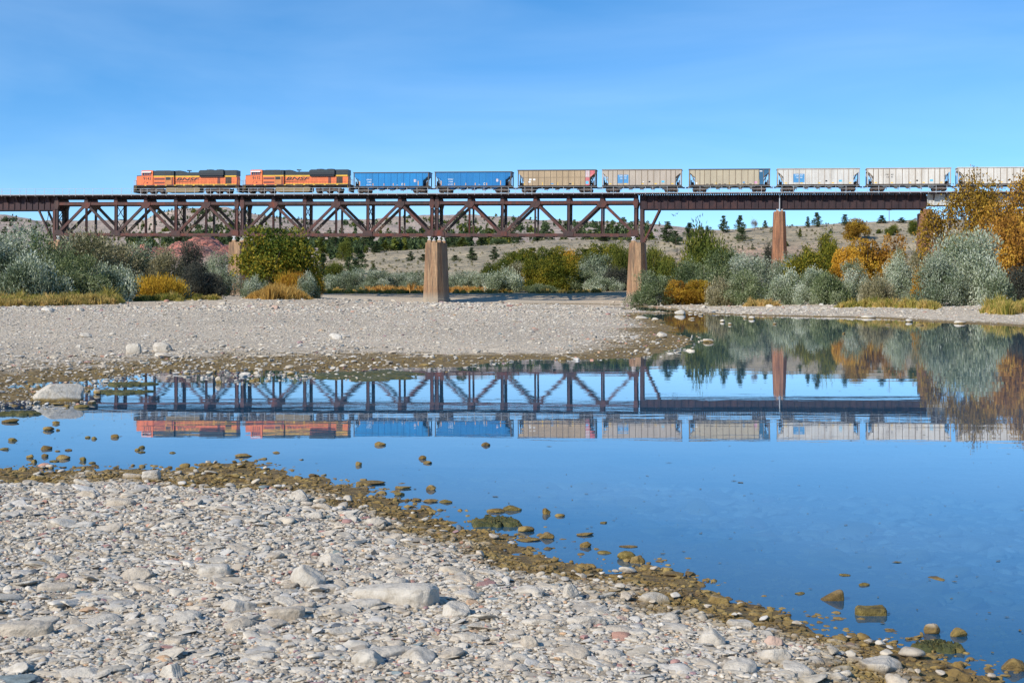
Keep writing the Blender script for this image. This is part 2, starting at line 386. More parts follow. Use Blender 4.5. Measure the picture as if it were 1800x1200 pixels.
M['juniper'] = mat_leaf('olive_juniper_needles', [(0.04, 0.06, 0.010), (0.085, 0.11, 0.016), (0.14, 0.16, 0.024), (0.22, 0.20, 0.03)])
M['grass_gold'] = mat_leaf('dry_golden_grass', [(0.14, 0.13, 0.03), (0.34, 0.26, 0.07), (0.52, 0.36, 0.12), (0.64, 0.45, 0.18)])
M['grass_green'] = mat_leaf('yellow_green_grass', [(0.09, 0.12, 0.018), (0.24, 0.23, 0.04), (0.46, 0.34, 0.09), (0.64, 0.45, 0.17)])
M['grass_orange'] = mat_leaf('orange_dry_reed_grass', [(0.30, 0.15, 0.04), (0.48, 0.25, 0.06), (0.60, 0.34, 0.09), (0.66, 0.44, 0.16)])
M['twig'] = mat_leaf('grey_twigs', [(0.09, 0.075, 0.07), (0.16, 0.14, 0.125), (0.24, 0.21, 0.19), (0.32, 0.29, 0.26)], 0.0)
M['bark'] = mat_flat('dark_grey_bark', (0.075, 0.058, 0.048), 0.9, 0.35, 2)
M['bark_pine'] = mat_flat('reddish_pine_bark', (0.16, 0.10, 0.065), 0.9, 0.3, 2)
M['bark_dead'] = mat_flat('bleached_dead_wood', (0.26, 0.22, 0.20), 0.9, 0.3, 2)

# ------------------------------------------------------------------ terrain function
def gp(x, y, z=0.0):
    Y = (CAMH-z)*F/(y-HZ); return ((x-900)/F*Y, Y)
main_px = [(-900,826),(-300,824),(0,823),(60,818),(130,822),(210,818),(290,822),(380,814),(440,812),(470,828),(520,842),(570,851),(610,862),(650,876),
           (700,893),(760,906),(800,926),(880,940),(940,962),(1000,980),(1080,1000),(1140,990),(1200,1012),(1280,1034),(1350,1062),(1410,1080),
           (1480,1104),(1560,1122),(1630,1146),(1700,1166),(1730,1196),(1760,1240),(1850,1400),(2300,1700),(3200,1300),(3600,900),(3600,600),
           (2500,588),(2000,580),(1800,574),(1740,571.5),(1690,568.5),(1640,566),(1560,561),(1500,558.5),(1400,556.5),(1300,554.5),(1240,552),(1190,550.5),
           (1130,551),(1120,556),(1160,562),(1172,570),(1190,582),(1208,594),(1212,604),(1190,614),(1150,622),(1100,629),(1000,632),(930,631),(870,636),(800,646),
           (740,654),(690,661),(640,668),(590,664),(520,668),(450,676),(380,668),(310,664),(250,670),(200,682),(165,696),(120,708),(50,716),(0,722),(-300,730),(-900,740)]
chan_px = [(860,534.2),(960,536.5),(1060,540),(1130,545.5),(1200,551),(1210,549),(1150,541.5),(1090,536.0),(1000,533.2),(860,532.8)]
POLYS = [np.array([gp(*p) for p in q]) for q in (main_px, chan_px)]
def poly_dist(P, X, Y):
    d2 = np.full(X.shape, 1e18); ins = np.zeros(X.shape, bool)
    n = len(P)
    for i in range(n):
        ax, ay = P[i]; bx, by = P[(i+1) % n]
        dx, dy = bx-ax, by-ay; L = dx*dx+dy*dy
        t = np.clip(((X-ax)*dx+(Y-ay)*dy)/L, 0, 1)
        d2 = np.minimum(d2, (X-ax-t*dx)**2+(Y-ay-t*dy)**2)
        c = ((ay > Y) != (by > Y)) & (X < (bx-ax)*(Y-ay)/(by-ay+1e-12)+ax)
        ins ^= c
    return np.sqrt(d2), ins
RINGS = [  # (Y, [(x, y_row)...])
 (300, [(-900,512),(0,514),(400,515.5),(600,516),(1000,515),(1120,512),(1250,506),(1500,500),(1800,498),(2600,496)]),
 (338, [(-900,508),(0,508),(400,510),(600,510),(700,509),(900,507),(1000,505),(1120,498),(1200,490),(1400,480),(1800,470),(2600,460)]),
 (375, [(-900,500),(0,500),(400,500),(600,488),(700,481),(900,479),(1100,478),(1200,470),(1400,452),(1800,440),(2600,430)]),
 (425, [(-900,485),(0,485),(400,482),(560,474),(660,462),(740,459),(850,457),(1000,452),(1100,446),(1160,440),(1300,425),(1500,412),(1800,404),(2600,400)]),
 (480, [(-900,470),(0,472),(400,474),(560,464),(660,443),(740,439),(850,431),(960,423),(1050,421),(1120,425),(1160,421),(1200,410),(1270,405),(1360,399),(1480,393),(1560,389.5),(1800,386),(2600,380)]),
 (620, [(-900,455),(0,456),(200,452),(260,447),(330,429),(370,428),(420,440),(500,440),(600,436),(700,440),(850,432),(960,430),(1100,428),(1200,428),(1400,420),(2600,410)]),
 (1000, [(-900,400),(0,420),(100,424),(200,428),(300,422),(400,414),(600,416),(800,414),(1000,412),(1150,410),(1300,420),(2600,430)]),
 (1500, [(-900,350),(-100,366),(0,376),(50,384),(100,401),(150,410),(200,410),(240,402),(270,385),(300,377),(330,374),(400,373),(440,378),(480,384),(520,390),(560,395),(620,398),(700,397),(800,398),(900,399),(1000,398),(1100,402),(1200,408),(2600,425)]),
 (2400, [(-900,380),(0,394),(100,392),(230,392),(300,394),(430,388),(500,389),(600,393),(640,393),(700,386),(760,384.5),(820,383),(900,384.5),(940,389),(1000,393),(1100,396.5),(1150,400),(1300,415),(2600,430)]),
 (3200, [(-900,425),(2600,435)]),
]
def near_z(X, Y, mask_out=False):
    d1, i1 = poly_dist(POLYS[0], X, Y); d2, i2 = poly_dist(POLYS[1], X, Y)
    a = X/np.maximum(Y, 0.5)
    ins = i1 | i2
    d = np.minimum(d1, d2)
    wN = 1-sstep(15, 24, Y)
    wR = sstep(0.075, 0.105, a)*sstep(55, 80, Y)*1.0
    zn = np.minimum(0.105*d, 0.10+0.035*d); zn = np.minimum(zn, 0.45)
    zb = np.minimum(0.0085*d, 0.0085*9+0.022*(d-9)); zb = np.where(d < 9, 0.0085*d, zb); zb = np.minimum(zb, 0.45)
    zr = np.minimum(0.03*d, 0.2+0.019*d); zr = np.minimum(zr, 1.55)
    kb = 1+2.2*sstep(-0.12, 0.0, a)+0.5*sstep(60, 110, Y)
    zb = np.minimum(zb*kb, 0.45); zb = np.where(d2 < d1, np.maximum(zb, np.minimum(0.05*d2, 0.3)), zb)
    land = zb*(1-wR)+zr*wR
    lf = sstep(-0.05, -0.20, a)*sstep(11, 12.5, Y)
    zn = zn*(1-lf)+np.minimum(np.minimum(0.035*d, 0.02+0.06*np.maximum(d-0.5, 0)+0.0175), 0.45)*lf
    land = land*(1-wN)+zn*wN
    land = land+1.05*sstep(150, 268, Y)*sstep(-0.06, -0.17, a)
    wat = -np.minimum(0.05*d, 0.75)*(1-wN)-np.minimum(0.055*d, 0.40)*wN
    wat = np.where(i2, -np.minimum(0.06*d, 0.12), wat)
    z = np.where(ins, wat, land)
    amp = 0.030+0.010*np.clip(d, 0, 6)/6+0.018*(1-sstep(-0.16, -0.04, a))*sstep(16, 20, Y)*(1-sstep(40, 60, Y))
    nz = fbm(X*0.9, Y*0.55+20, 3, 4)*0.6+fbm(X*0.16, Y*0.12, 9, 3)*0.9
    z = z+amp*nz
    z = z+0.018*wN*fbm(X*4.5, Y*4.5, 31, 3)
    return z, d, ins
def ring_z(X, Y):
    xs = 900+F*X/np.maximum(Y, 1)
    prev = None; z = np.zeros(X.shape)
    zs = [CAMH+(HZ-np.interp(xs, [p[0] for p in r], [p[1] for p in r]))*YY/F for YY, r in RINGS]
    for k in range(len(RINGS)-1):
        y0, y1 = RINGS[k][0], RINGS[k+1][0]
        t = np.clip((Y-y0)/(y1-y0), 0, 1); t = t*t*(3-2*t)*0.6+t*0.4
        m = (Y >= y0) & (Y <= y1)
        z = np.where(m, zs[k]*(1-t)+zs[k+1]*t, z)
    z = np.where(Y > RINGS[-1][0], zs[-1], z); z = np.where(Y < RINGS[0][0], zs[0], z)
    s = sstep(300, 420, Y)
    sc_ = np.interp(Y, [300, 450, 700, 1500, 3000], [0.0, 0.6, 3.0, 8.0, 8.0])
    rg = fbm(X*0.012, Y*0.012, 51, 5, 0.55)
    z = z+rg*sc_*s+ np.interp(Y, [300,600,1500],[0.05,0.5,1.2])*fbm(X*0.07, Y*0.07, 77, 4)*s
    cl = np.exp(-(((X+140)/42)**2+((Y-600)/55)**2))
    z = z+cl*(np.abs(fbm(X*0.09, Y*0.05, 131, 4))*7.0-1.2+3.0*np.abs(fbm(X*0.3, Y*0.12, 137, 3)))*s
    return z
def ZT(X, Y):
    X = np.asarray(X, float); Y = np.asarray(Y, float)
    zn, d, ins = near_z(X, np.minimum(Y, 300))
    w = sstep(276, 300, Y)
    return zn*(1-w)+ring_z(X, Y)*w
def zt(x, y): return float(ZT(np.array([x]), np.array([y]))[0])
_Ys = np.exp(np.linspace(math.log(3.0), math.log(3000), 2600))
def hit(x, y):
    """photo pixel -> point where that ray meets the terrain (or the water)"""
    X = (x-900)/F*_Ys; Z = CAMH+(HZ-y)/F*_Ys
    g = np.maximum(ZT(X, _Ys), 0.0); b = np.nonzero(g >= Z)[0]
    i = b[0] if len(b) else len(_Ys)-1
    return Vector((X[i], _Ys[i], g[i]))
def at(x, Y):
    X = (x-900)/F*Y; return Vector((X, Y, zt(X, Y)))

def polar(y0, y1, rows, a0, a1, cols):
    Ys = np.exp(np.linspace(math.log(y0), math.log(y1), rows)); A = np.linspace(a0, a1, cols)
    YY, AA = np.meshgrid(Ys, A, indexing='ij'); XX = AA*YY
    i = np.arange((rows-1)*cols).reshape(rows-1, cols)[:, :-1].ravel()
    f = np.stack([i, i+1, i+cols+1, i+cols], 1)
    return XX.ravel(), YY.ravel(), f

# near ground
X, Y, f = polar(2.2, 300, 820, -0.95, 0.95, 640)
Z = ZT(X, Y)
base = np.array([0.50, 0.42, 0.31]); pale = np.array([0.56, 0.475, 0.36]); sand = np.array([0.54, 0.44, 0.31]); brown = np.array([0.27, 0.215, 0.15])
n_ = (fbm(X*0.09, Y*0.05, 5, 4)*0.5+0.5)[:, None]
farw = sstep(18, 45, Y)[:, None]
c = (base*(1-farw)+pale*farw)*(0.74+0.5*n_)
a_ = X/Y
ws = (sstep(0.07, 0.10, a_)*sstep(150, 190, Y)*(1-sstep(0.16, 0.22, a_)))[:, None]
c = c*(1-ws)+sand*ws
wb = (sstep(0.35, 0.7, fbm(X*0.03, Y*0.012, 19, 3)*0.5+0.5)*sstep(60, 120, Y))[:, None]*0.5
c = c*(1-wb)+np.array([0.52, 0.40, 0.27])*wb
wf = sstep(284, 298, Y)[:, None]
c = c*(1-wf)+np.array([0.36, 0.28, 0.17])*wf
uw = (Z < -0.04)[:, None]
c = np.where(uw, np.array([0.50, 0.49, 0.44])*(0.7+0.6*n_), c)
me = np_mesh('ground', np.stack([X, Y, Z], 1), f, c, True)
tag(link('ground', me, None, M['ground']), kind='structure')
# hills
X, Y, f = polar(300, 3300, 760, -0.62, 0.62, 900)
Z = ZT(X, Y)
xs = 900+F*X/Y; ys = HZ-(Z-CAMH)*F/Y
tan = np.array([0.34, 0.275, 0.205]); grey = np.array([0.37, 0.285, 0.24]); grass = np.array([0.40, 0.325, 0.205]); red = np.array([0.44, 0.165, 0.115]); pink = np.array([0.42, 0.27, 0.22])
n1 = (fbm(X*0.006, Y*0.006, 81, 4)*0.5+0.5)[:, None]
c = tan*n1+grey*(1-n1)
g_ = ((1-sstep(430, 560, Y)))[:, None]; c = c*(1-g_)+grass*g_
def spot(cx, cy, rx, ry):
    return np.exp(-(((X-cx)/rx)**2+((Y-cy)/ry)**2))
nn = fbm(X*0.05, Y*0.05, 91, 4)*0.5+0.5
rr = np.clip((spot(-140, 590, 24, 60)*1.7+spot(-112, 600, 12, 40)+spot(-155, 600, 14, 40)*0.5)*(0.45+1.0*nn), 0, 1)[:, None]
pp = np.clip((spot(-165, 620, 70, 90)*1.2)*(0.5+nn), 0, 0.8)[:, None]
band = np.clip(sstep(0.55, 0.75, nn)*(spot(-75, 700, 80, 80)+spot(-420, 1200, 160, 90)), 0, 0.8)[:, None]
c = c*(1-pp)+pink*pp; c = c*(1-band)+pink*band; c = c*(1-rr)+red*rr
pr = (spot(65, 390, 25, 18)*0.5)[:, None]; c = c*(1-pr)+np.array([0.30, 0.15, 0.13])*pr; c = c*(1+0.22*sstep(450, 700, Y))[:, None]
me = np_mesh('hills', np.stack([X, Y, Z], 1), f, c, True)
tag(link('hills', me, None, M['hill']), kind='structure')
# far plain reaching the horizon
me = np_mesh('plain', np.array([(-30000,-30000,-4),(30000,-30000,-4),(30000,30000,-4),(-30000,30000,-4)]), np.array([(0,1,2,3)]), np.array([tan]*4))
tag(link('plain', me, None, M['hill']), kind='structure')
# water
me = np_mesh('water', np.array([(-270,1.0,0),(270,1.0,0),(270,299,0),(-270,299,0)]), np.array([(0,1,2,3)]))
tag(link('water', me, None, M['water']), kind='structure')

# ------------------------------------------------------------------ stones
def ico(sub):
    t = (1+5**0.5)/2
    v = [(-1,t,0),(1,t,0),(-1,-t,0),(1,-t,0),(0,-1,t),(0,1,t),(0,-1,-t),(0,1,-t),(t,0,-1),(t,0,1),(-t,0,-1),(-t,0,1)]
    f = [(0,11,5),(0,5,1),(0,1,7),(0,7,10),(0,10,11),(1,5,9),(5,11,4),(11,10,2),(10,7,6),(7,1,8),(3,9,4),(3,4,2),(3,2,6),(3,6,8),(3,8,9),(4,9,5),(2,4,11),(6,2,10),(8,6,7),(9,8,1)]
    v = [np.array(p, float)/np.linalg.norm(p) for p in v]
    for _ in range(sub):
        c = {}; nf = []
        def mid(a, b):
            k = (min(a, b), max(a, b))
            if k not in c: m = v[a]+v[b]; v.append(m/np.linalg.norm(m)); c[k] = len(v)-1
            return c[k]
        for a, b, d in f:
            x, y, z = mid(a, b), mid(b, d), mid(d, a); nf += [(a,x,z),(b,y,x),(d,z,y),(x,y,z)]
        f = nf
    return np.array(v), np.array(f)
def rock_dirs(D, r, cuts, lo, hi, rough=0.0):
    """unit rock: sphere sliced by random planes then perturbed"""
    rad = np.ones(len(D))
    for _ in range(cuts):
        n = r.normal(size=3); n /= np.linalg.norm(n); o = r.uniform(lo, hi)
        dp = D@n; rad = np.where(dp > 1e-3, np.minimum(rad, o/np.maximum(dp, 1e-3)), rad)
    if rough:
        s = np.zeros(len(D))
        for k in range(5):
            w = r.normal(size=3)*(2.0*1.75**k); s += np.sin(D@w+r.uniform(0, 6.28))/(1.6**k)
        rad = rad*(1+rough*s)
    return D*rad[:, None]
PAL = np.array([[0.53,0.475,0.39],[0.50,0.445,0.36],[0.55,0.50,0.42],[0.47,0.40,0.31],[0.51,0.44,0.34],[0.49,0.455,0.40],[0.44,0.38,0.30]])
ODD = np.array([[0.48,0.26,0.18],[0.36,0.20,0.17],[0.13,0.15,0.16],[0.10,0.11,0.12],[0.52,0.34,0.20],[0.30,0.19,0.19],[0.56,0.53,0.48],[0.20,0.24,0.24]])
def scatter(name, P, rad, sub, nvar, r, flat=(0.35, 0.75), sink=0.25, odd=0.09, cuts=7):
    D, fa = ico(sub)
    var = np.stack([rock_dirs(D, r, cuts, 0.46, 0.88, 0.05 if sub > 1 else 0.03) for _ in range(nvar)])
    n = len(P); k = len(D)
    V = var[r.integers(0, nvar, n)].copy()                   # n,k,3
    sx = rad*r.uniform(0.8, 1.45, n); sy = rad*r.uniform(0.65, 1.1, n); sz = rad*r.uniform(*flat, n)
    V *= np.stack([sx, sy, sz], 1)[:, None, :]
    tx = r.normal(0, 0.15, n); ty = r.normal(0, 0.15, n); a = r.uniform(0, 6.283, n)
    y = V[..., 1]*np.cos(tx)[:, None]-V[..., 2]*np.sin(tx)[:, None]; z = V[..., 1]*np.sin(tx)[:, None]+V[..., 2]*np.cos(tx)[:, None]; x = V[..., 0]
    x2 = x*np.cos(ty)[:, None]+z*np.sin(ty)[:, None]; z2 = -x*np.sin(ty)[:, None]+z*np.cos(ty)[:, None]
    x3 = x2*np.cos(a)[:, None]-y*np.sin(a)[:, None]; y3 = x2*np.sin(a)[:, None]+y*np.cos(a)[:, None]
    V = np.stack([x3, y3, z2], 2)
    V += P[:, None, :]; V[..., 2] += (sz*(0.55-sink*r.uniform(0.6, 1.6, n)))[:, None]
    C = PAL[r.integers(0, len(PAL), n)]*r.uniform(0.82, 1.1, n)[:, None]
    isodd = r.random(n) < odd; C[isodd] = ODD[r.integers(0, len(ODD), isodd.sum())]
    FA = (fa[None]+(np.arange(n)*k)[:, None, None]).reshape(-1, 3)
    me = np_mesh(name, V.reshape(-1, 3), FA, np.repeat(C, k, 0), sub > 1)
    return link(name, me, None, M['stone'])
def sample(n, y0, y1, amax, r, zmin=-9, zmax=9, keep=None):
    Y = np.exp(r.uniform(math.log(y0), math.log(y1), n)*1.0); X = r.uniform(-amax, amax, n)*Y
    zn, d, ins = near_z(X, Y); m = (zn > zmin) & (zn < zmax)
    if keep is not None: m &= keep(X, Y, d, zn)
    return np.stack([X, Y, zn], 1)[m], Y[m], d[m]
# near bank gravel
r = np.random.default_rng(11)
def soft(rad, n): return np.clip(r.lognormal(math.log(rad), 0.38, n), rad*0.45, rad*2.6)
P, Yp, d = sample(75000, 4.6, 15.5, 0.46, r, keep=lambda X, Y, d, z: (z > 0.03))
tag(scatter('gravel', P, soft(0.0095, len(P))*(0.45+0.085*Yp), 1, 50, r, flat=(0.3, 0.7), sink=0.15, odd=0.13), 'small mixed pebbles and chips of the dry near bank', 'gravel', kind='stuff')
P, Yp, d = sample(27000, 4.6, 15.5, 0.46, r, keep=lambda X, Y, d, z: (z > 0.045))
tag(scatter('river_stones', P, soft(0.0215, len(P))*(0.5+0.065*Yp), 2, 80, r, flat=(0.18, 0.40), sink=0.5, odd=0.04, cuts=13), 'dusty pale grey fist-sized stones covering the near bank', 'stones', kind='stuff')
P, Yp, d = sample(4400, 4.6, 15.5, 0.46, r, keep=lambda X, Y, d, z: (z > 0.06))
tag(scatter('cobbles', P, soft(0.05, len(P))*(0.6+0.04*Yp), 3, 40, r, flat=(0.15, 0.30), sink=0.58, odd=0.02, cuts=15), 'flat dusty cobbles bedded in the near bank', 'cobbles', kind='stuff')
# wet algae stones along near waterline
P, Yp, d = sample(26000, 5.0, 17, 0.46, r, keep=lambda X, Y, d, z: (z > -0.045) & (z < 0.05))
tag(scatter('wet_stones', P, soft(0.016, len(P))*(0.6+0.05*Yp), 1, 40, r, flat=(0.3, 0.65), odd=0.08), 'small algae-brown stones in the wet margin of the near bank', 'wet stones', kind='stuff')
# bar
P, Yp, d = sample(90000, 17, 150, 0.46, r, keep=lambda X, Y, d, z: (z > 0.0) & ((z > 0.05) | (r.random(len(z)) < 0.7)))
tag(scatter('bar_gravel', P, 0.0007*Yp**0.96*r.lognormal(0, 0.42, len(P)), 1, 40, r, flat=(0.25, 0.5), sink=0.3, odd=0.10), 'pale gravel covering the broad bar across the pool', 'gravel', kind='stuff')
P, Yp, d = sample(5000, 110, 290, 0.42, r, keep=lambda X, Y, d, z: (z > 0.02))
tag(scatter('far_stones', P, 0.07+0.0009*Yp*r.lognormal(-0.4, 0.5, len(P)), 1, 40, r, flat=(0.3, 0.6), sink=0.3, odd=0.10), 'scattered stones and dark rubble on the far part of the gravel bar', 'stones', kind='stuff')
P, Yp, d = sample(8000, 19, 60, 0.42, r, keep=lambda X, Y, d, z: (z > -0.03) & (r.random(len(z)) < np.where(X/Y < -0.12, np.clip(1.2-Y/50, 0, 1), 0.05)))
tag(scatter('bar_stones', P, 0.0019*Yp**0.9*r.lognormal(0, 0.45, len(P)), 2, 40, r, flat=(0.25, 0.6), sink=0.3, odd=0.04), 'larger pale stones strewn over the left part of the gravel bar', 'stones', kind='stuff')
P, Yp, d = sample(16000, 18, 60, 0.42, r, keep=lambda X, Y, d, z: (z > -0.03) & (z < 0.10) & (r.random(len(z)) < np.where(X/Y < -0.10, 0.75, 0.35)))
P[:, 2] += 0.02
o = scatter('dry_flat_stones', P, 0.0014*Yp**0.9*r.lognormal(0, 0.45, len(P)), 1, 40, r, flat=(0.3, 0.6), sink=0.25, odd=0.08); o.data.materials.clear(); o.data.materials.append(M['stone_dry'])
tag(o, 'pale dry stones lying on the brown algae flat at the lower edge of the bar', 'stones', kind='stuff')
P, Yp, d = sample(900, 5, 15, 0.42, r, keep=lambda X, Y, d, z: (z > 0.0) & (z < 0.07)); P[:, 2] += 0.015
o = scatter('margin_stones', P, soft(0.022, len(P))*(0.6+0.05*Yp), 2, 40, r, flat=(0.3, 0.6), sink=0.25, odd=0.08); o.data.materials.clear(); o.data.materials.append(M['stone_dry'])
tag(o, 'pale dry stones lying on the brown margin of the near bank', 'stones', kind='stuff')
# submerged stones
P, Yp, d = sample(3500, 5.5, 14, 0.46, r, keep=lambda X, Y, d, z: (z < -0.06))
tag(scatter('submerged_stones', P, r.lognormal(math.log(0.06), 0.45, len(P)), 2, 30, r, flat=(0.2, 0.5), sink=0.4, odd=0.1), 'pebbles lying on the river bed under the clear water', 'submerged stones', kind='stuff')

# individual rocks
def rock(label, cat, x, y, w, h, mat='rock_grey', depth=0.7, seed=1, cuts=9, sub=4, sink=0.25, rotz=0.0, name='rock', group=None, tilt=0.0, sharp=(0.6, 0.85), rough=0.03, shape=None):
    """x centre, y base row, w/h in photo pixels"""
    h = max(h*0.35, h-w*depth*(y-HZ)/F*0.8); p = hit(x, y); Yd = p.y; wm = w/F*Yd; hm = h/F*Yd
    rr_ = np.random.default_rng(seed)
    D, fa = ico(sub)
    V = rock_dirs(D, rr_, cuts, sharp[0], sharp[1], rough)
    if shape is not None: V = shape(D, rr_)
    V = V/np.abs(V).max(0)
    H = hm/(1-sink)
    V = V*np.array([wm/2, wm/2*depth, H/2])
    ct, st = math.cos(tilt), math.sin(tilt)
    V = np.stack([V[:, 0]*ct+V[:, 2]*st, V[:, 1], -V[:, 0]*st+V[:, 2]*ct], 1)
    V[:, 2] += H/2-H*sink
    me = np_mesh(name, V, fa, np.ones((len(V), 3)), True)
    o = link(name, me, None, M[mat]); o.location = (p.x, p.y+wm*depth*0.4, p.z); o.rotation_euler = (0, 0, rotz)
    return tag(o, label, cat, group)
def superbox(D, rr_, e=(0.28, 0.35, 0.3)):
    V = np.sign(D)*np.abs(D)**np.array(e)
    s = np.zeros(len(D))
    for k in range(6):
        w = rr_.normal(size=3)*(1.8*1.8**k); s += np.sin(D@w+rr_.uniform(0, 6.28))/(1.7**k)
    V = V*(1+0.045*s)[:, None]
    V[:, 0] -= V[:, 2]*0.0
    return V
def boulder_shape(D, rr_):
    V = superbox(D, rr_, (0.45, 0.5, 0.42))
    # long block: left top is square, right end sheared down into a facet
    x, y, z = V[:, 0], V[:, 1], V[:, 2]
    n = np.array([0.62, -0.55, 0.42]); n /= np.linalg.norm(n); dp = V@n; ex = np.maximum(dp-0.70, 0); V = V-ex[:, None]*n*0.92
    n = np.array([-0.72, -0.15, 0.5]); n /= np.linalg.norm(n); dp = V@n; ex = np.maximum(dp-0.86, 0); V = V-ex[:, None]*n*0.9
    return V
rock('big pale grey boulder with a fractured right end standing at the left waterline', 'boulder', 97, 707, 85, 34, 'rock_grey', 0.62, 4, sub=5, sink=0.16, name='boulder', shape=boulder_shape, rotz=0.05)
rock('flat brown slab lying just under the front of the big boulder', 'rock', 92, 712, 50, 5, 'rock_brown', 0.6, 5, sink=0.3)
rock('grey block with a dark cracked right side on the bar, left of a pair', 'rock', 233, 622, 27, 19, 'rock_grey', 0.7, 6, shape=lambda D, q: superbox(D, q, (0.5, 0.5, 0.5)), sink=0.2)
rock('wedge-shaped grey block on the bar, right of a pair', 'rock', 283, 618, 35, 17, 'rock_grey', 0.7, 8, shape=lambda D, q: superbox(D, q, (0.6, 0.55, 0.6))*np.array([1, 1, 1])-np.stack([0*D[:,0], 0*D[:,0], np.maximum(D[:, 0], 0)*0.45*(D[:, 2] > 0)], 1), sink=0.2)
rock('low grey rock on the bar above and left of the paired blocks', 'rock', 148, 593, 24, 8, 'rock_grey', 0.7, 9)
rock('flat white rock on the lower edge of the bar at left centre', 'rock', 461, 629, 22, 5, 'rock_grey', 0.7, 10)
rock('white rounded stone on the lower bar under the middle of the bridge', 'rock', 838, 621, 15, 8, 'rock_grey', 0.8, 12)
rock('pale low stone farther up the bar above the white rounded stone', 'rock', 848, 603, 12, 5, 'rock_tan', 0.8, 13)
rock('white sloping boulder at the tip of the gravel bar', 'boulder', 1165, 594, 20, 11, 'rock_grey', 0.8, 14)
rock('pinkish flat rock on the sand near the golden grass mound', 'rock', 483, 543, 16, 7, 'rock_pink', 0.7, 15)
rock('small tan stone alone on the far left sand flat', 'rock', 221, 540, 10, 6, 'rock_tan', 0.7, 16)
rock('upright pointed white rock at the brown water edge, mirrored below', 'rock', 384, 674, 13, 13, 'rock_tan', 0.7, 17, cuts=12)
rock('small upright orange-tan stone in the brown algae flat', 'rock', 234, 654, 5, 9, 'rock_pink', 0.8, 18)
rock('rounded pale stone on the brown flat beside the upright pointed rock', 'rock', 449, 671, 14, 8, 'rock_grey', 0.8, 19)
rock('small pale stone in the brown flat above the upright pointed rock', 'rock', 376, 656, 9, 8, 'rock_grey', 0.8, 20)
rock('wide tan stone at the end of the small puddle in the brown flat', 'rock', 511, 660, 15, 8, 'rock_tan', 0.8, 21)
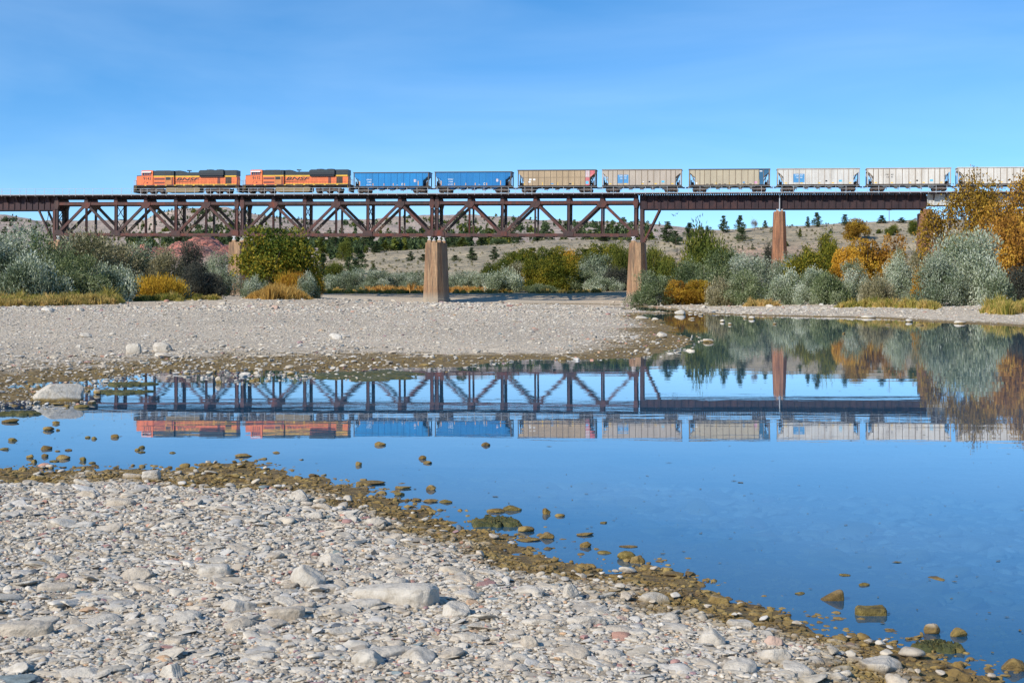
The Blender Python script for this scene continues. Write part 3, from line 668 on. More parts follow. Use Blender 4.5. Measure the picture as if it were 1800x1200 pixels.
# rocks beside the boulder and in the shallow pool
pool = [
 ('two-pointed tan rock with algae just right of the big boulder', 169, 693, 17, 11, 'rock_tan'),
 ('pale pointed rock standing in water right of the big boulder', 161, 710, 15, 9, 'rock_grey'),
 ('low olive algae rock touching the right foot of the big boulder', 140, 717, 26, 9, 'rock_algae'),
 ('pinkish pointed stone in front of the right foot of the big boulder', 115, 716, 12, 6, 'rock_pink'),
 ('largest brown mounded rock at the left edge of the pool', 16, 743, 31, 10, 'rock_brown'),
 ('grey-brown dome rock below the boulder reflection', 83, 757, 20, 10, 'rock_brown'),
 ('flat dark rock right above the dome rock in the pool', 97, 745, 15, 7, 'rock_brown'),
 ('yellow-green twin mound rock near the left edge of the pool', 21, 775, 18, 8, 'rock_algae'),
 ('small round brown stone right of the grey-brown dome rock', 101, 757, 7, 4, 'rock_brown'),
 ('left one of the two touching olive stones in mid pool', 154, 770, 11, 5, 'rock_algae'),
 ('right one of the two touching olive stones in mid pool', 165, 772, 10, 6, 'rock_algae'),
 ('dark brown pointed rock alone left of the locomotive reflection', 201, 769, 15, 8, 'rock_brown'),
 ('brown-green hump rock in the lower left of the pool', 78, 790, 22, 10, 'rock_brown'),
 ('rectangular olive rock cut by the left picture edge', 5, 791, 20, 6, 'rock_algae'),
 ('small bright white stone in the lower left of the pool', 119, 792, 13, 5, 'rock_grey'),
 ('small pink and brown stone beside the bright white stone', 100, 794, 11, 4, 'rock_pink'),
 ('olive stone with a dark top, upper of three clustered near the shore', 248, 788, 11, 7, 'rock_algae'),
 ('brown stone at the left of three clustered near the shore', 241, 792, 10, 6, 'rock_brown'),
 ('flat olive stone at the bottom of three clustered near the shore', 247, 796, 14, 5, 'rock_algae'),
 ('round rusty-brown stone in shallow water near the left shore', 52, 806, 14, 9, 'rock_brown'),
 ('pointed grey-topped stone casting a sharp reflection near the left shore', 78, 803, 13, 9, 'rock_tan'),
 ('long pale-topped brown rock near the left shore', 108, 807, 25, 11, 'rock_tan'),
 ('flat oval olive rock touching the long pale-topped rock', 93, 812, 18, 5, 'rock_algae'),
 ('tall egg-shaped olive rock with a clear reflection near the left shore', 145, 810, 13, 10, 'rock_algae'),
 ('low olive stone right of the egg-shaped rock', 161, 815, 12, 5, 'rock_algae'),
 ('pinkish brown stone standing in front of the rusty-brown stone', 59, 813, 10, 8, 'rock_brown'),
 ('white rounded rock on the algae strip at the shore', 325, 823, 22, 12, 'rock_grey'),
 ('pale pink and white flat rock in shallow water above the algae strip', 425, 803, 32, 9, 'rock_pink'),
 ('small olive stone in open water left of the pink and white flat rock', 303, 797, 12, 4, 'rock_algae'),
 ('brown-orange stone in the pool below the second locomotive reflection', 668, 783, 20, 10, 'rock_brown'),
 ('lone brown stone floating in the reflection under the blue hoppers', 854, 784, 17, 9, 'rock_brown'),
 ('small white stone in the pool beside dark stones below the blue hopper reflection', 485, 797, 14, 5, 'rock_grey'),
 ('brown upright stone, upper of a close pair in mid water', 742, 807, 14, 9, 'rock_brown'),
 ('white-topped stone, lower of a close pair in mid water', 752, 815, 17, 7, 'rock_grey'),
 ('white upright stone among brown rocks at the inlet', 630, 818, 11, 9, 'rock_grey'),
 ('white rounded stone standing in shallow water off the algae bank', 757, 862, 19, 13, 'rock_grey'),
 ('flat tan slab tilted at the shore of the inlet', 650, 853, 50, 12, 'rock_tan'),
 ('flat dark-edged slab lying off the shore of the inlet', 707, 860, 30, 9, 'rock_tan'),
 ('small olive cube rock under the flat dark-edged slab', 702, 871, 20, 9, 'rock_algae'),
 ('square olive algae rock in water beside the shore stones', 784, 884, 25, 9, 'rock_algae'),
 ('pinkish rock half out of water left of the square olive rock', 756, 883, 28, 9, 'rock_pink'),
 ('olive and white hump rock behind the green algae mat', 901, 898, 32, 15, 'rock_algae'),
 ('brown two-humped rock behind the green algae mat', 873, 901, 34, 11, 'rock_brown'),
 ('upright brown stone standing in open water with a long reflection', 960, 904, 16, 15, 'rock_brown'),
 ('low brown stone right of the upright brown stone', 983, 908, 20, 8, 'rock_brown'),
 ('white-capped olive rock right of the green algae mat', 924, 935, 30, 15, 'rock_tan'),
 ('white and tan rounded rock at the waterline right of the algae mat', 961, 947, 28, 17, 'rock_tan'),
 ('long brown slab below the white-capped rocks', 930, 952, 44, 11, 'rock_brown'),
 ('flat white stone alone in the water off the shore', 1030, 942, 32, 10, 'rock_grey'),
 ('jagged dark stone block at the waterline', 1030, 962, 20, 14, 'rock_brown'),
 ('small flat olive stone in open water', 1062, 920, 14, 5, 'rock_algae'),
 ('thin tan driftlike stone in the water near the ochre rock', 1106, 962, 33, 7, 'rock_pink'),
 ('ochre lumpy algae rock at the waterline', 1102, 984, 32, 22, 'rock_algae'),
 ('flat olive stone left of the ochre algae rock', 1064, 973, 26, 9, 'rock_algae'),
 ('oblong white rock on the waterline above the lower bank', 1184, 1014, 44, 15, 'rock_grey'),
 ('small pointed algae rock, left of two floating in open water', 1486, 1013, 20, 6, 'rock_algae'),
 ('small round algae rock, right of two floating in open water', 1520, 1030, 20, 9, 'rock_algae'),
 ('green flat algae stone left of the shark-fin rock', 1407, 1045, 18, 7, 'rock_algae'),
 ('round white-capped rock, left one near the lower right corner', 1641, 1115, 30, 27, 'rock_tan'),
 ('round brown rock, right one near the lower right corner', 1687, 1120, 30, 26, 'rock_brown'),
 ('pale rounded rock cut by the right edge near the bottom corner', 1788, 1180, 44, 36, 'rock_grey'),
]
for i, (lab, x, y, w, h, mt) in enumerate(pool):
    rock(lab, 'rock', x, y, w*1.05, h*0.82, mt, 0.75, 40+i, cuts=8+i % 4, sub=3, sink=0.3 if mt != 'rock_algae' else 0.35, rotz=(i*0.7) % 0.8-0.4)
def fin(D, q):
    V = superbox(D, q, (0.7, 0.7, 0.7)); V[:, 2] = np.where(V[:, 2] > 0, V[:, 2]*np.clip(0.52+0.48*V[:, 0], 0.06, 1), V[:, 2]); V[:, 1] *= 0.8; return V
rock('brown shark-fin shaped rock leaning out of the water at lower right', 'rock', 1466, 1056, 44, 28, 'rock_brown', 0.6, 101, sub=4, shape=fin, sink=0.5)
def saddle(D, q):
    V = superbox(D, q, (0.55, 0.6, 0.55)); V[:, 2] = np.where(V[:, 2] > 0, V[:, 2]*(0.62+0.38*np.abs(V[:, 0]+0.15)**1.5-0.25*np.clip(V[:, 0], 0, 1)), V[:, 2]); return V
rock('olive saddle-shaped rock right of the shark-fin rock', 'rock', 1533, 1083, 56, 28, 'rock_algae', 0.6, 102, sub=4, shape=saddle, sink=0.5)
# foreground slabs and blocks
fore = [
 ('long flat pale slab lying across the middle foreground', 694, 1060, 156, 40, 'rock_grey', 0.45, 'slab'),
 ('broad pale slab near the lower right shore', 1553, 1184, 86, 42, 'rock_grey', 0.8, None),
 ('long eroded tan slab at the far lower left edge', 40, 1120, 90, 34, 'rock_tan', 0.6, 'slab'),
 ('wide pale stone at the bottom edge left of centre', 138, 1192, 82, 26, 'rock_grey', 0.7, None),
 ('large rounded pale rock in the left foreground', 415, 1076, 66, 32, 'rock_grey', 0.8, None),
 ('large half-buried grey boulder left of the long slab', 540, 1030, 70, 44, 'rock_grey', 0.9, None),
 ('flat grey rock above the half-buried grey boulder', 580, 992, 50, 24, 'rock_grey', 0.8, None),
 ('square tan block with a shadowed right side in the lower left', 306, 1134, 36, 18, 'rock_tan', 0.8, 'block'),
 ('pale rock in the left foreground beside a dark cleft', 238, 1020, 62, 26, 'rock_tan', 0.8, None),
 ('wide flat stone in the centre left foreground', 372, 1012, 62, 24, 'rock_grey', 0.7, 'slab'),
 ('grey block at the end of the upper left shore row', 264, 846, 32, 20, 'rock_grey', 0.8, 'block'),
 ('long flat overhanging slab left of the grey shore block', 232, 842, 40, 11, 'rock_tan', 0.5, 'slab'),
 ('leaning tan slab on the upper left of the dry bank', 210, 890, 50, 16, 'rock_tan', 0.6, 'slab'),
 ('tan wedge stone on the upper left of the dry bank', 150, 876, 42, 16, 'rock_tan', 0.6, None),
 ('rounded pale rock near the inlet', 525, 880, 40, 22, 'rock_grey', 0.8, None),
 ('pale stone on the upper dry bank in the middle', 658, 925, 44, 18, 'rock_grey', 0.7, None),
 ('round white rock in the middle of the dry bank', 1001, 1052, 38, 30, 'rock_grey', 0.9, None),
 ('pale rock above the orange stone in the right foreground', 1152, 1064, 58, 26, 'rock_grey', 0.8, None),
 ('bright orange stone in the right foreground', 1092, 1090, 24, 10, 'rock_pink', 0.8, None),
 ('banded cream stone in the lower middle', 930, 1140, 36, 28, 'rock_tan', 0.9, None),
 ('large pale rock in the lower middle left of the banded cream stone', 800, 1085, 60, 34, 'rock_grey', 0.9, None),
 ('large pale rounded rock at the bottom left of centre', 645, 1170, 64, 34, 'rock_grey', 0.8, None),
 ('pale stone left of the bottom centre group', 300, 1192, 46, 30, 'rock_grey', 0.8, None),
 ('pale blocky rock on the right bank with a wet top edge', 1303, 1106, 46, 20, 'rock_grey', 0.7, 'block'),
 ('flat pale rock on the right bank left of the pink stained one', 1256, 1134, 54, 34, 'rock_grey', 0.8, None),
 ('pale rock stained pink on the right bank', 1360, 1136, 40, 22, 'rock_pink', 0.8, None),
 ('pale flat rock under the pink stained one', 1366, 1164, 58, 30, 'rock_grey', 0.8, None),
 ('pale rounded rock by the waterline at the bottom right', 1690, 1196, 46, 26, 'rock_grey', 0.8, None),
 ('white rounded rock on the crest of the right bank', 1265, 1062, 40, 20, 'rock_grey', 0.8, None),
 ('long tan stone in the left foreground under the wedge stones', 95, 1040, 70, 18, 'rock_tan', 0.6, 'slab'),
 ('pale tilted slab in the middle left foreground', 500, 1090, 70, 26, 'rock_tan', 0.6, 'slab'),
 ('grey stone at the right end of the dry bank middle row', 1120, 990, 30, 16, 'rock_grey', 0.8, None),
]
for i, (lab, x, y, w, h, mt, dp, sh) in enumerate(fore):
    shp = None
    if sh == 'slab': shp = lambda D, q: superbox(D, q, (0.5, 0.55, 0.45))
    if sh == 'block': shp = lambda D, q: superbox(D, q, (0.4, 0.4, 0.4))
    rock(lab, 'rock', x, y, w, h, mt, dp, 200+i, cuts=11, sub=4, sink=0.5, rotz=((i*1.3) % 0.7)-0.35, tilt=((i*0.77) % 0.16)-0.08, shape=shp, sharp=(0.62, 0.9), rough=0.045)
# scattered larger stones on the near bank, one object each
rs = np.random.default_rng(77)
protos = []
for k in range(12):
    D, fa = ico(3); V = rock_dirs(D, rs, 10, 0.6, 0.88, 0.05); V /= np.abs(V).max(0); V *= np.array([1, 0.75, 0.36])
    me = np_mesh('stone', V, fa, np.ones((len(V), 3)), True); me.materials.append(M[('rock_grey', 'rock_tan', 'rock_grey')[k % 3]]); protos.append(me)
FR = [(hit(x, y).x, hit(x, y).y, lab) for (lab, x, y, w, h, mt, dp, sh) in fore]
used = set(); tries = 0
while len(used) < 84 and tries < 6000:
    tries += 1
    Yd = math.exp(rs.uniform(math.log(5.8), math.log(13.5))); Xd = rs.uniform(-0.38, 0.38)*Yd
    zz, dd, ii = near_z(np.array([Xd]), np.array([Yd]))
    if zz[0] < 0.07: continue
    bx, by, bl = min(FR, key=lambda t: (t[0]-Xd)**2+((t[1]-Yd)*0.8)**2); ds = math.hypot(bx-Xd, by-Yd)
    if ds > 1.6 or ds < 0.18: continue
    k = int(rs.integers(0, 12)); tone = ('pale grey', 'tan-grey', 'pale grey')[k % 3]
    dr = ('right of' if Xd > bx else 'left of') if abs(Xd-bx) > abs(Yd-by)*0.8 else ('behind' if Yd > by else 'in front of')
    lb = '%s stone %s the %s' % (tone, dr, bl)
    if lb in used or len(lb.split()) > 16: continue
    used.add(lb)
    o = bpy.data.objects.new('stone', protos[k]); COL.objects.link(o)
    s = float(np.clip(rs.lognormal(math.log(0.072), 0.25), 0.05, 0.115)); o.scale = (s*rs.uniform(0.9, 1.3), s, s*rs.uniform(0.7, 1.1))
    o.location = (Xd, Yd, zz[0]+0.05*s); o.rotation_euler = (rs.normal(0, 0.12), rs.normal(0, 0.12), rs.uniform(0, 6.28))
    tag(o, lb, 'stone', 'large stones among the pebbles of the near bank')
# small rocks standing in the shallows at the far shore
far_r = [(1128,561,26,6),(1152,563,14,5),(1196,553,20,9),(1232,554,10,3),(1216,561,12,3),(1271,566,10,5),(1284,571,8,4),(1310,560,8,3),(1322,561,12,6),(1362,570,8,3),
         (1529,559,26,5),(1561,572,10,3),(1600,566,14,6),(1618,572,16,3),(1690,569,22,6),(1484,587,6,3)]
for i, (x, y, w, h) in enumerate(far_r):
    rock('low white rock standing in the shallows along the far right shore', 'rock', x, y, w, h, 'rock_grey', 0.8, 300+i, sub=2, sink=0.3, group='white rocks along the far shore')
rock('white triangular rock mirrored in the water off the bar tip', 'rock', 1247, 602, 21, 8, 'rock_grey', 0.8, 333, sub=3, sink=0.2, cuts=12)
# algae mats
def mat_patch(label, x, y, w, dy, seed):
    p = hit(x, y); wm = w/F*p.y/2; y2 = (CAMH*F/(y-dy-HZ)-CAMH*F/(y+dy-HZ))/2
    q = np.random.default_rng(seed); nr, na = 10, 64
    vs = [(0, 0, 0.03)]; fs = []
    ph = q.uniform(0, 6.28, 6)
    for i in range(1, nr+1):
        for j in range(na):
            t = 2*math.pi*j/na; rr_ = i/nr*(1+0.18*math.sin(3*t+ph[0])+0.12*math.sin(7*t+ph[1])+0.09*math.sin(13*t+ph[2])+0.05*math.sin(23*t+ph[3]))
            vs.append((wm*rr_*math.cos(t), y2*rr_*math.sin(t), (0.022 if i < nr else -0.03)+q.normal(0, 0.008)))
    for j in range(na): fs.append((0, 1+j, 1+(j+1) % na))
    me = bpy.data.meshes.new('algae_mat')
    for i in range(nr-1):
        for j in range(na):
            a, b = 1+i*na+j, 1+i*na+(j+1) % na; fs.append((a, a+na, b+na, b))
    me.from_pydata(vs, [], fs)
    for pl in me.polygons: pl.use_smooth = True
    o = link('algae_mat', me, None, M['algae']); o.location = (p.x, p.y, 0.0)
    tag(o, label, 'algae')
mat_patch('dark green algae mat at the shore in the middle of the near bank', 872, 920, 84, 8, 1)
mat_patch('long dark green algae streak, upper of two in the pool shallows', 228, 676, 80, 3, 3)
mat_patch('long dark green algae streak, lower of two in the pool shallows', 215, 690, 90, 3, 4)
mat_patch('wide green algae shelf at the lower edge of the gravel bar', 640, 660, 210, 8, 5)
mat_patch('green algae streak below the big boulder at the left edge', 25, 728, 90, 3, 6)
mat_patch('green-brown algae mat at the lower right shore', 1650, 1140, 84, 9, 7)

q = np.random.default_rng(91); n = 3200
Yq = np.exp(q.uniform(math.log(6.5), math.log(26), n)); Xq = q.uniform(-0.36, 0.36, n)*Yq
g_ = fbm(Xq*0.5, Yq*0.4, 61, 3)+q.normal(0, 0.35, n); zz, dd, ii = near_z(Xq, Yq); k = ii & (zz < -0.02) & (g_ > 0.0); Xq, Yq = Xq[k], Yq[k]; n = len(Xq)
a = q.uniform(0, 6.28, n); l = q.lognormal(math.log(0.008), 0.55, n)*(0.6+0.06*Yq); w_ = l*q.uniform(0.2, 0.7, n); ux = np.stack([np.cos(a), np.sin(a)], 1); uy = np.stack([-np.sin(a), np.cos(a)], 1); c = np.stack([Xq, Yq], 1)
pts = np.stack([c-ux*l[:, None], c-uy*w_[:, None], c+ux*l[:, None], c+uy*w_[:, None]], 1).reshape(-1, 2); z = np.full((len(pts), 1), 0.004)
me = np_mesh('floating_litter', np.concatenate([pts, z], 1), np.arange(4*n).reshape(n, 4), np.repeat(q.uniform(0.0, 0.5, n), 4)[:, None]*np.ones((1, 3)))
tag(link('floating_litter', me, None, M['rock_algae']), 'small bits of weed and leaf litter floating on the pool', 'litter', kind='stuff')

# ------------------------------------------------------------------ bridge frame
D0 = 272.5; TH = math.atan(0.1525); CT, ST = math.cos(TH), math.sin(TH); GR = 0.0073
BROT = (0, GR, -TH)
def tx(x): u = x-900; return u*D0/(F*CT+u*ST)
def txn(x, n): u = x-900; return (u*(D0+n*CT)-F*n*ST)/(F*CT+u*ST)
def BP(t, n, z): return Vector((t*CT+n*ST, D0-t*ST+n*CT, z-GR*t))
WT = 4.3                     # truss spacing
ZC = 12.95                   # underside of the bottom chord at t = 0
def truss(t0, t1, label, wide_end=(True, True)):
    L = t1-t0; root = empty('truss_span', BP(t0, 0, ZC), BROT); tag(root, label, 'bridge span', 'steel deck truss spans')
    pan = L/6; zb, ztp = 0.27, 6.42      # chord centre lines above ZC
    T = M['truss']
    for side in (0, 1):
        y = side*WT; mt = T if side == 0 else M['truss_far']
        MB().box(-0.25, L+0.25, y-0.26, y+0.26, zb-0.25, zb+0.25).box(-0.25, L+0.25, y-0.32, y+0.32, zb-0.29, zb-0.252).build('bottom_chord', mt, root)
        MB().box(-0.25, L+0.25, y-0.26, y+0.26, ztp-0.28, ztp+0.28).box(-0.25, L+0.25, y-0.33, y+0.33, ztp+0.282, ztp+0.32).build('top_chord', mt, root)
        for i in range(7):
            x = i*pan; thick = (i in (0, 6)); w = 0.52 if thick else (0.46 if i % 2 == 0 else 0.24)
            m = MB(); m.beam((x, y, zb+0.25), (x, y, ztp-0.28), 0.34, w, up=(1, 0, 0))
            m.box(x-w/2-0.03, x-w/2+0.03, y-0.30, y+0.30, zb+0.26, ztp-0.29).box(x+w/2-0.03, x+w/2+0.03, y-0.30, y+0.30, zb+0.26, ztp-0.29)
            m.build('vertical_post', mt, root)
            # post head carrying the floor beam
            MB().prism([(x-0.42, ztp-0.26), (x+0.42, ztp-0.26), (x+0.40, ztp+0.55), (x+0.17, ztp+1.25), (x-0.17, ztp+1.25), (x-0.40, ztp+0.55)], y-0.31, y+0.31).build('post_head', mt, root)
            if i % 2 == 1:
                g = [(x-0.95, ztp+0.25), (x-0.95, ztp-0.30), (x-0.45, ztp-0.95), (x+0.45, ztp-0.95), (x+0.95, ztp-0.30), (x+0.95, ztp+0.25)]
            elif thick:
                sgn = 1 if i == 0 else -1
                g = [(x-0.45*sgn, zb-0.24), (x+1.5*sgn, zb-0.24), (x+1.5*sgn, zb+0.35), (x+1.0*sgn, zb+0.85), (x+0.2*sgn, zb+0.95), (x-0.45*sgn, zb+0.8)]
                if sgn < 0: g = g[::-1]
            else:
                g = [(x-0.95, zb-0.24), (x+0.95, zb-0.24), (x+0.95, zb+0.45), (x+0.5, zb+0.75), (x-0.5, zb+0.75), (x-0.95, zb+0.45)]
            MB().prism(g, y-0.355, y+0.355).build('gusset_plate', mt, root)
            if thick:
                MB().prism([(x-0.5, ztp-0.2), (x-0.27, ztp-1.1), (x+0.27, ztp-1.1), (x+0.5, ztp-0.2), (x+0.5, ztp+0.25), (x-0.5, ztp+0.25)], y-0.345, y+0.345).build('gusset_plate', mt, root)
        for i in range(6):
            a, b = ((i*pan, zb), ((i+1)*pan, ztp)) if i % 2 == 0 else ((i*pan, ztp), ((i+1)*pan, zb))
            m = MB(); m.beam((a[0], y-0.17, a[1]), (b[0], y-0.17, b[1]), 0.10, 0.50).beam((a[0], y+0.17, a[1]), (b[0], y+0.17, b[1]), 0.10, 0.50)
            m.beam((a[0], y, a[1]), (b[0], y, b[1]), 0.40, 0.09); m.build('diagonal_brace', mt, root)
    # cross frames between the two trusses
    for i in range(7):
        x = i*pan; m = MB()
        m.box(x-0.22, x+0.22, 0.32, WT-0.32, ztp+0.32, ztp+1.0)
        m.box(x-0.3, x+0.3, -0.1, WT+0.1, ztp+0.96, ztp+1.0)
        m.build('floor_beam', M['girder'], root)
        if i % 2 == 0:
            m = MB(); zm = (zb+ztp)/2
            for (z0, z1) in ((ztp-0.3, zm), (zm, zb+0.2)):
                m.beam((x+0.05, 0.2, z0), (x+0.05, WT-0.2, z1), 0.10, 0.12); m.beam((x-0.06, 0.2, z1), (x-0.06, WT-0.2, z0), 0.10, 0.12)
            m.box(x-0.06, x+0.06, 0.3, WT-0.3, zm-0.07, zm+0.07)
            m.build('sway_bracing', M['girder'], root)
    m = MB()
    for i in range(6):
        m.beam((i*pan, 0.2, zb), ((i+1)*pan, WT-0.2, zb), 0.14, 0.12); m.beam((i*pan, WT-0.2, zb-0.13), ((i+1)*pan, 0.2, zb-0.13), 0.14, 0.12)
        m.beam((i*pan, 0.2, ztp), ((i+1)*pan, WT-0.2, ztp), 0.14, 0.12)
    m.build('lateral_bracing', M['girder'], root)
    # stringers under the ties
    m = MB()
    for y in (0.55, 1.45, 2.85, 3.75):
        m.box(-0.3, L+0.3, y-0.05, y+0.05, ztp+1.02, ztp+1.60).box(-0.3, L+0.3, y-0.17, y+0.17, ztp+1.02, ztp+1.06).box(-0.3, L+0.3, y-0.17, y+0.17, ztp+1.56, ztp+1.59)
    m.build('stringer', M['girder'], root)
    m = MB()
    n = int(L/1.06)
    for k in range(n+1):
        x = k*L/n; m.box(x-0.05, x+0.05, 0.36, 0.495, ztp+1.07, ztp+1.55)
    m.build('stiffener', M['girder'], root)
    return root
spans = [(tx(100), tx(416), 'truss span at the left, carrying the leading orange locomotive'),
         (tx(426), tx(759), 'middle truss span, between the tree-hidden pier and the central pier'),
         (tx(768), tx(1117), 'right-hand truss span, below the tan and blue hopper cars')]
for s in spans: truss(*s)

def girder(t0, t1, depth, mat, label, ztop=20.72, n0=0.15, n1=4.15, stiff=1.28, brk=True):
    L = t1-t0; root = empty('girder_span', BP(t0, 0, ztop-depth), BROT); tag(root, label, 'bridge span', 'plate girder spans')
    for y, nm in ((n0, 'girder'), (n1, 'girder')):
        m = MB(); m.box(0, L, y-0.02, y+0.02, 0.03, depth-0.03).box(0, L, y-0.22, y+0.22, 0, 0.06).box(0, L, y-0.22, y+0.22, depth-0.06, depth)
        m.box(0, L, y-0.055, y+0.055, 0.062, 0.26).box(0, L, y-0.055, y+0.055, depth-0.26, depth-0.062)
        g = m.build(nm, mat, root)
        m = MB(); k = max(2, int(round(L/stiff)))
        for i in range(k+1):
            x = min(max(i*L/k, 0.06), L-0.06); m.box(x-0.05, x+0.05, y-0.17, y+0.17, 0.065, depth-0.065)
        m.build('stiffener', mat, root)
    m = MB()
    k = max(2, int(round(L/4.5)))
    for i in range(k+1):
        x = min(max(i*L/k, 0.15), L-0.15); m.beam((x, n0+0.03, 0.15), (x, n1-0.03, depth-0.2), 0.1, 0.12).beam((x+0.13, n0+0.03, depth-0.2), (x+0.13, n1-0.03, 0.15), 0.1, 0.12)
    m.build('cross_bracing', M['girder'], root)
    if brk:
        k = int(round(L/2.25))
        for i in range(k):
            x = (i+0.5)*L/k
            MB().raw([(x-0.07, n0-0.23, depth-1.15), (x+0.07, n0-0.23, depth-1.15), (x-0.07, n0-0.23, depth-0.02), (x+0.07, n0-0.23, depth-0.02), (x-0.11, -1.25, depth-0.02), (x+0.11, -1.25, depth-0.02), (x-0.11, -1.25, depth-0.16), (x+0.11, -1.25, depth-0.16)],
                     [(0,1,7,6),(6,7,5,4),(2,3,1,0),(4,5,3,2),(0,6,4,2),(1,3,5,7)]).build('walkway_bracket', M['girder'], root)
    return root
girder(tx(1124.5), tx(1369.5), 2.62, M['girder'], 'dark plate girder span directly right of the trusses, ending at the tall slender pier')
girder(tx(1371.2), tx(1628.5), 2.62, M['girder'], 'dark plate girder span right of the tall slender pier, ending at the brick-red pier')
girder(tx(-160), tx(98), 2.62, M['girder'], 'dark plate girder span at the left picture edge before the trusses')
girder(tx(1630), tx(1960), 2.0, M['girder_grey'], 'pale grey painted girder span behind the orange tree at the right', brk=True)

# track: rails, ties
tA, tB = tx(-160), tx(1990)
tr = empty('railway_track', BP(tA, WT/2, 20.95), BROT); tag(tr, 'single railway track with dark timber ties along the top of the bridge', 'railway track')
L = tB-tA; m = MB(); k = 0; x = 0.0
while x < L: m.box(x-0.12, x+0.12, -2.0+0.02, 1.95, 0, 0.24); x += 0.42
m.build('tie_row', M['deck'], tr)
for s in (-1, 1):
    MB().box(0, L, s*0.755-0.036, s*0.755+0.036, 0.38, 0.42).box(0, L, s*0.755-0.01, s*0.755+0.01, 0.27, 0.38).box(0, L, s*0.755-0.07, s*0.755+0.07, 0.242, 0.27).build('rail', M['railhead'], tr)
# walkway and handrail
wk = empty('walkway', BP(tA, -1.3, 20.90), BROT); tag(wk, 'narrow metal walkway with pipe handrail on the near side of the bridge', 'walkway')
MB().box(0, L, 0, 1.42, 0.17, 0.21).box(0, L, -0.04, 0.0, 0.13, 0.25).build('grating', M['grey_steel'], wk)
MB().box(0, L, 0.02, 0.12, -0.05, 0.168).box(0, L, 0.75, 0.85, -0.05, 0.168).build('walkway_stringer', M['girder'], wk)
hr = MB().tube((0, 0.0, 1.38), (L, 0.0, 1.38), 0.030, n=6).tube((0, 0.0, 0.86), (L, 0.0, 0.86), 0.028, n=6).build('handrail', M['grey_steel'], wk)
x = 0.7; k = 0
rp_ = random.Random(3)
while x < L:
    MB().box(x-0.035, x+0.035, -0.09, -0.042, -0.12, 1.40).build('handrail_post', M['grey_steel'], wk)
    x += rp_.choice([1.9, 1.95, 2.0, 1.85, 1.35, 2.1]); k += 1
print('posts', k)

# ------------------------------------------------------------------ piers
def stadium_pier(x_px, ztop, zbase, w_top, w_bot, n_front, n_back, label, mat='pier', cap=0.0, name='pier', t=None):
    t = tx(x_px) if t is None else t
    ztop = ztop-GR*t
    root = empty(name, (BP(t, WT/2, 0).x, BP(t, WT/2, 0).y, zbase), (0, 0, -TH)); tag(root, label, 'bridge pier', 'concrete bridge piers')
    def ring(w, nf, nb, z):
        c = w*0.26
        return [(-w/2, nf+c, z), (-w*0.27, nf, z), (w*0.27, nf, z), (w/2, nf+c, z), (w/2, nb-c, z), (w*0.27, nb, z), (-w*0.27, nb, z), (-w/2, nb-c, z)]
    H = ztop-zbase; vs = []; fs = []
    lev = [(0.0, w_bot+0.35, 0.35), (0.9, w_bot+0.35, 0.35), (0.95, w_bot, 0.0)]
    ns = 8
    for i in range(1, ns+1): f_ = i/ns; lev.append((0.95+(H-0.95)*f_, w_bot+(w_top-w_bot)*f_, 0.0-0.55*f_*0+(-0.4*f_)))
    for z, w, e in lev: vs += ring(w, -WT/2-n_front-e, WT/2+n_back+e, z)
    k = len(vs)//len(lev)
    for j in range(len(lev)-1):
        for i in range(k): fs.append((j*k+i, j*k+(i+1) % k, (j+1)*k+(i+1) % k, (j+1)*k+i))
    fs.append(tuple(range((len(lev)-1)*k, len(lev)*k))); fs.append(tuple(range(k-1, -1, -1)))
    MB().raw(vs, fs).build('shaft', M[mat], root)
    return root
def bearing(t, z0, z1, n, root_label, w=0.75):
    root = empty('bridge_bearing', BP(t, n, z0), (0, 0, -TH)); H = z1-z0
    MB().box(-w/2, w/2, -0.4, 0.4, 0, H*0.38).build('bearing_block', M['pier'], root)
    MB().prism([(-w*0.5, H*0.38), (w*0.5, H*0.38), (w*0.13, H*0.70), (w*0.5, H), (-w*0.5, H), (-w*0.13, H*0.70)], -0.3, 0.3).build('rocker', M['bearing'], root)
    return tag(root, root_label, 'bearing', 'silver painted bearings on the pier tops')
Z1 = 11.72
stadium_pier(417.5, Z1, zt(*BP(tx(421), 2, 0).xy)-0.8, 3.2, 4.1, 1.7, 1.9, 'tapered concrete pier half hidden by the green-yellow tree')
stadium_pier(763, Z1, 0.1, 3.15, 4.0, 1.7, 1.9, 'tapered tan concrete pier standing alone on the gravel bar in mid picture')
stadium_pier(1119.5, Z1, 0.1, 2.85, 3.9, 1.7, 1.9, 'tapered concrete pier where the right truss meets the plate girder')
stadium_pier(100, Z1, 0.5, 3.0, 4.0, 1.7, 1.9, 'concrete pier top showing above the silver bushes at the left')
stadium_pier(1370.5, 17.62, 0.5, 2.1, 3.3, 0.9, 0.9, 'tall slender reddish concrete pier under the girders at the right', mat='pier_red')
for xx, lab in ((103, 'bearing under the left end of the left truss'), (412, 'bearing under the right end of the left truss'), (429.5, 'bearing under the left end of the middle truss'),
                (755, 'bearing on the central pier under the middle truss'), (772.5, 'bearing on the central pier under the right truss'), (1113, 'bearing under the right end of the right truss')):
    for n_, w_ in ((0, 'near side '), (WT, 'far side ')): bearing(tx(xx), Z1+0.004, ZC-0.05, n_, w_+lab)
for xx, lab in ((1366.5, 'near side bearing left of the drain pipe'), (1374.5, 'near side bearing right of the drain pipe')): bearing(tx(xx), 17.62, 18.06, 0.15, lab+' on the slender pier', 0.5)
# drain pipe
pr_ = MB().tube((0, 0, 0), (0, 0, 2.9), 0.1, n=8).build('drain_pipe', M['grey_steel']); pr_.location = BP(tx(1370.4), -0.35, 17.9); tag(pr_, 'pale vertical drain pipe in the gap between the two dark girders', 'pipe')
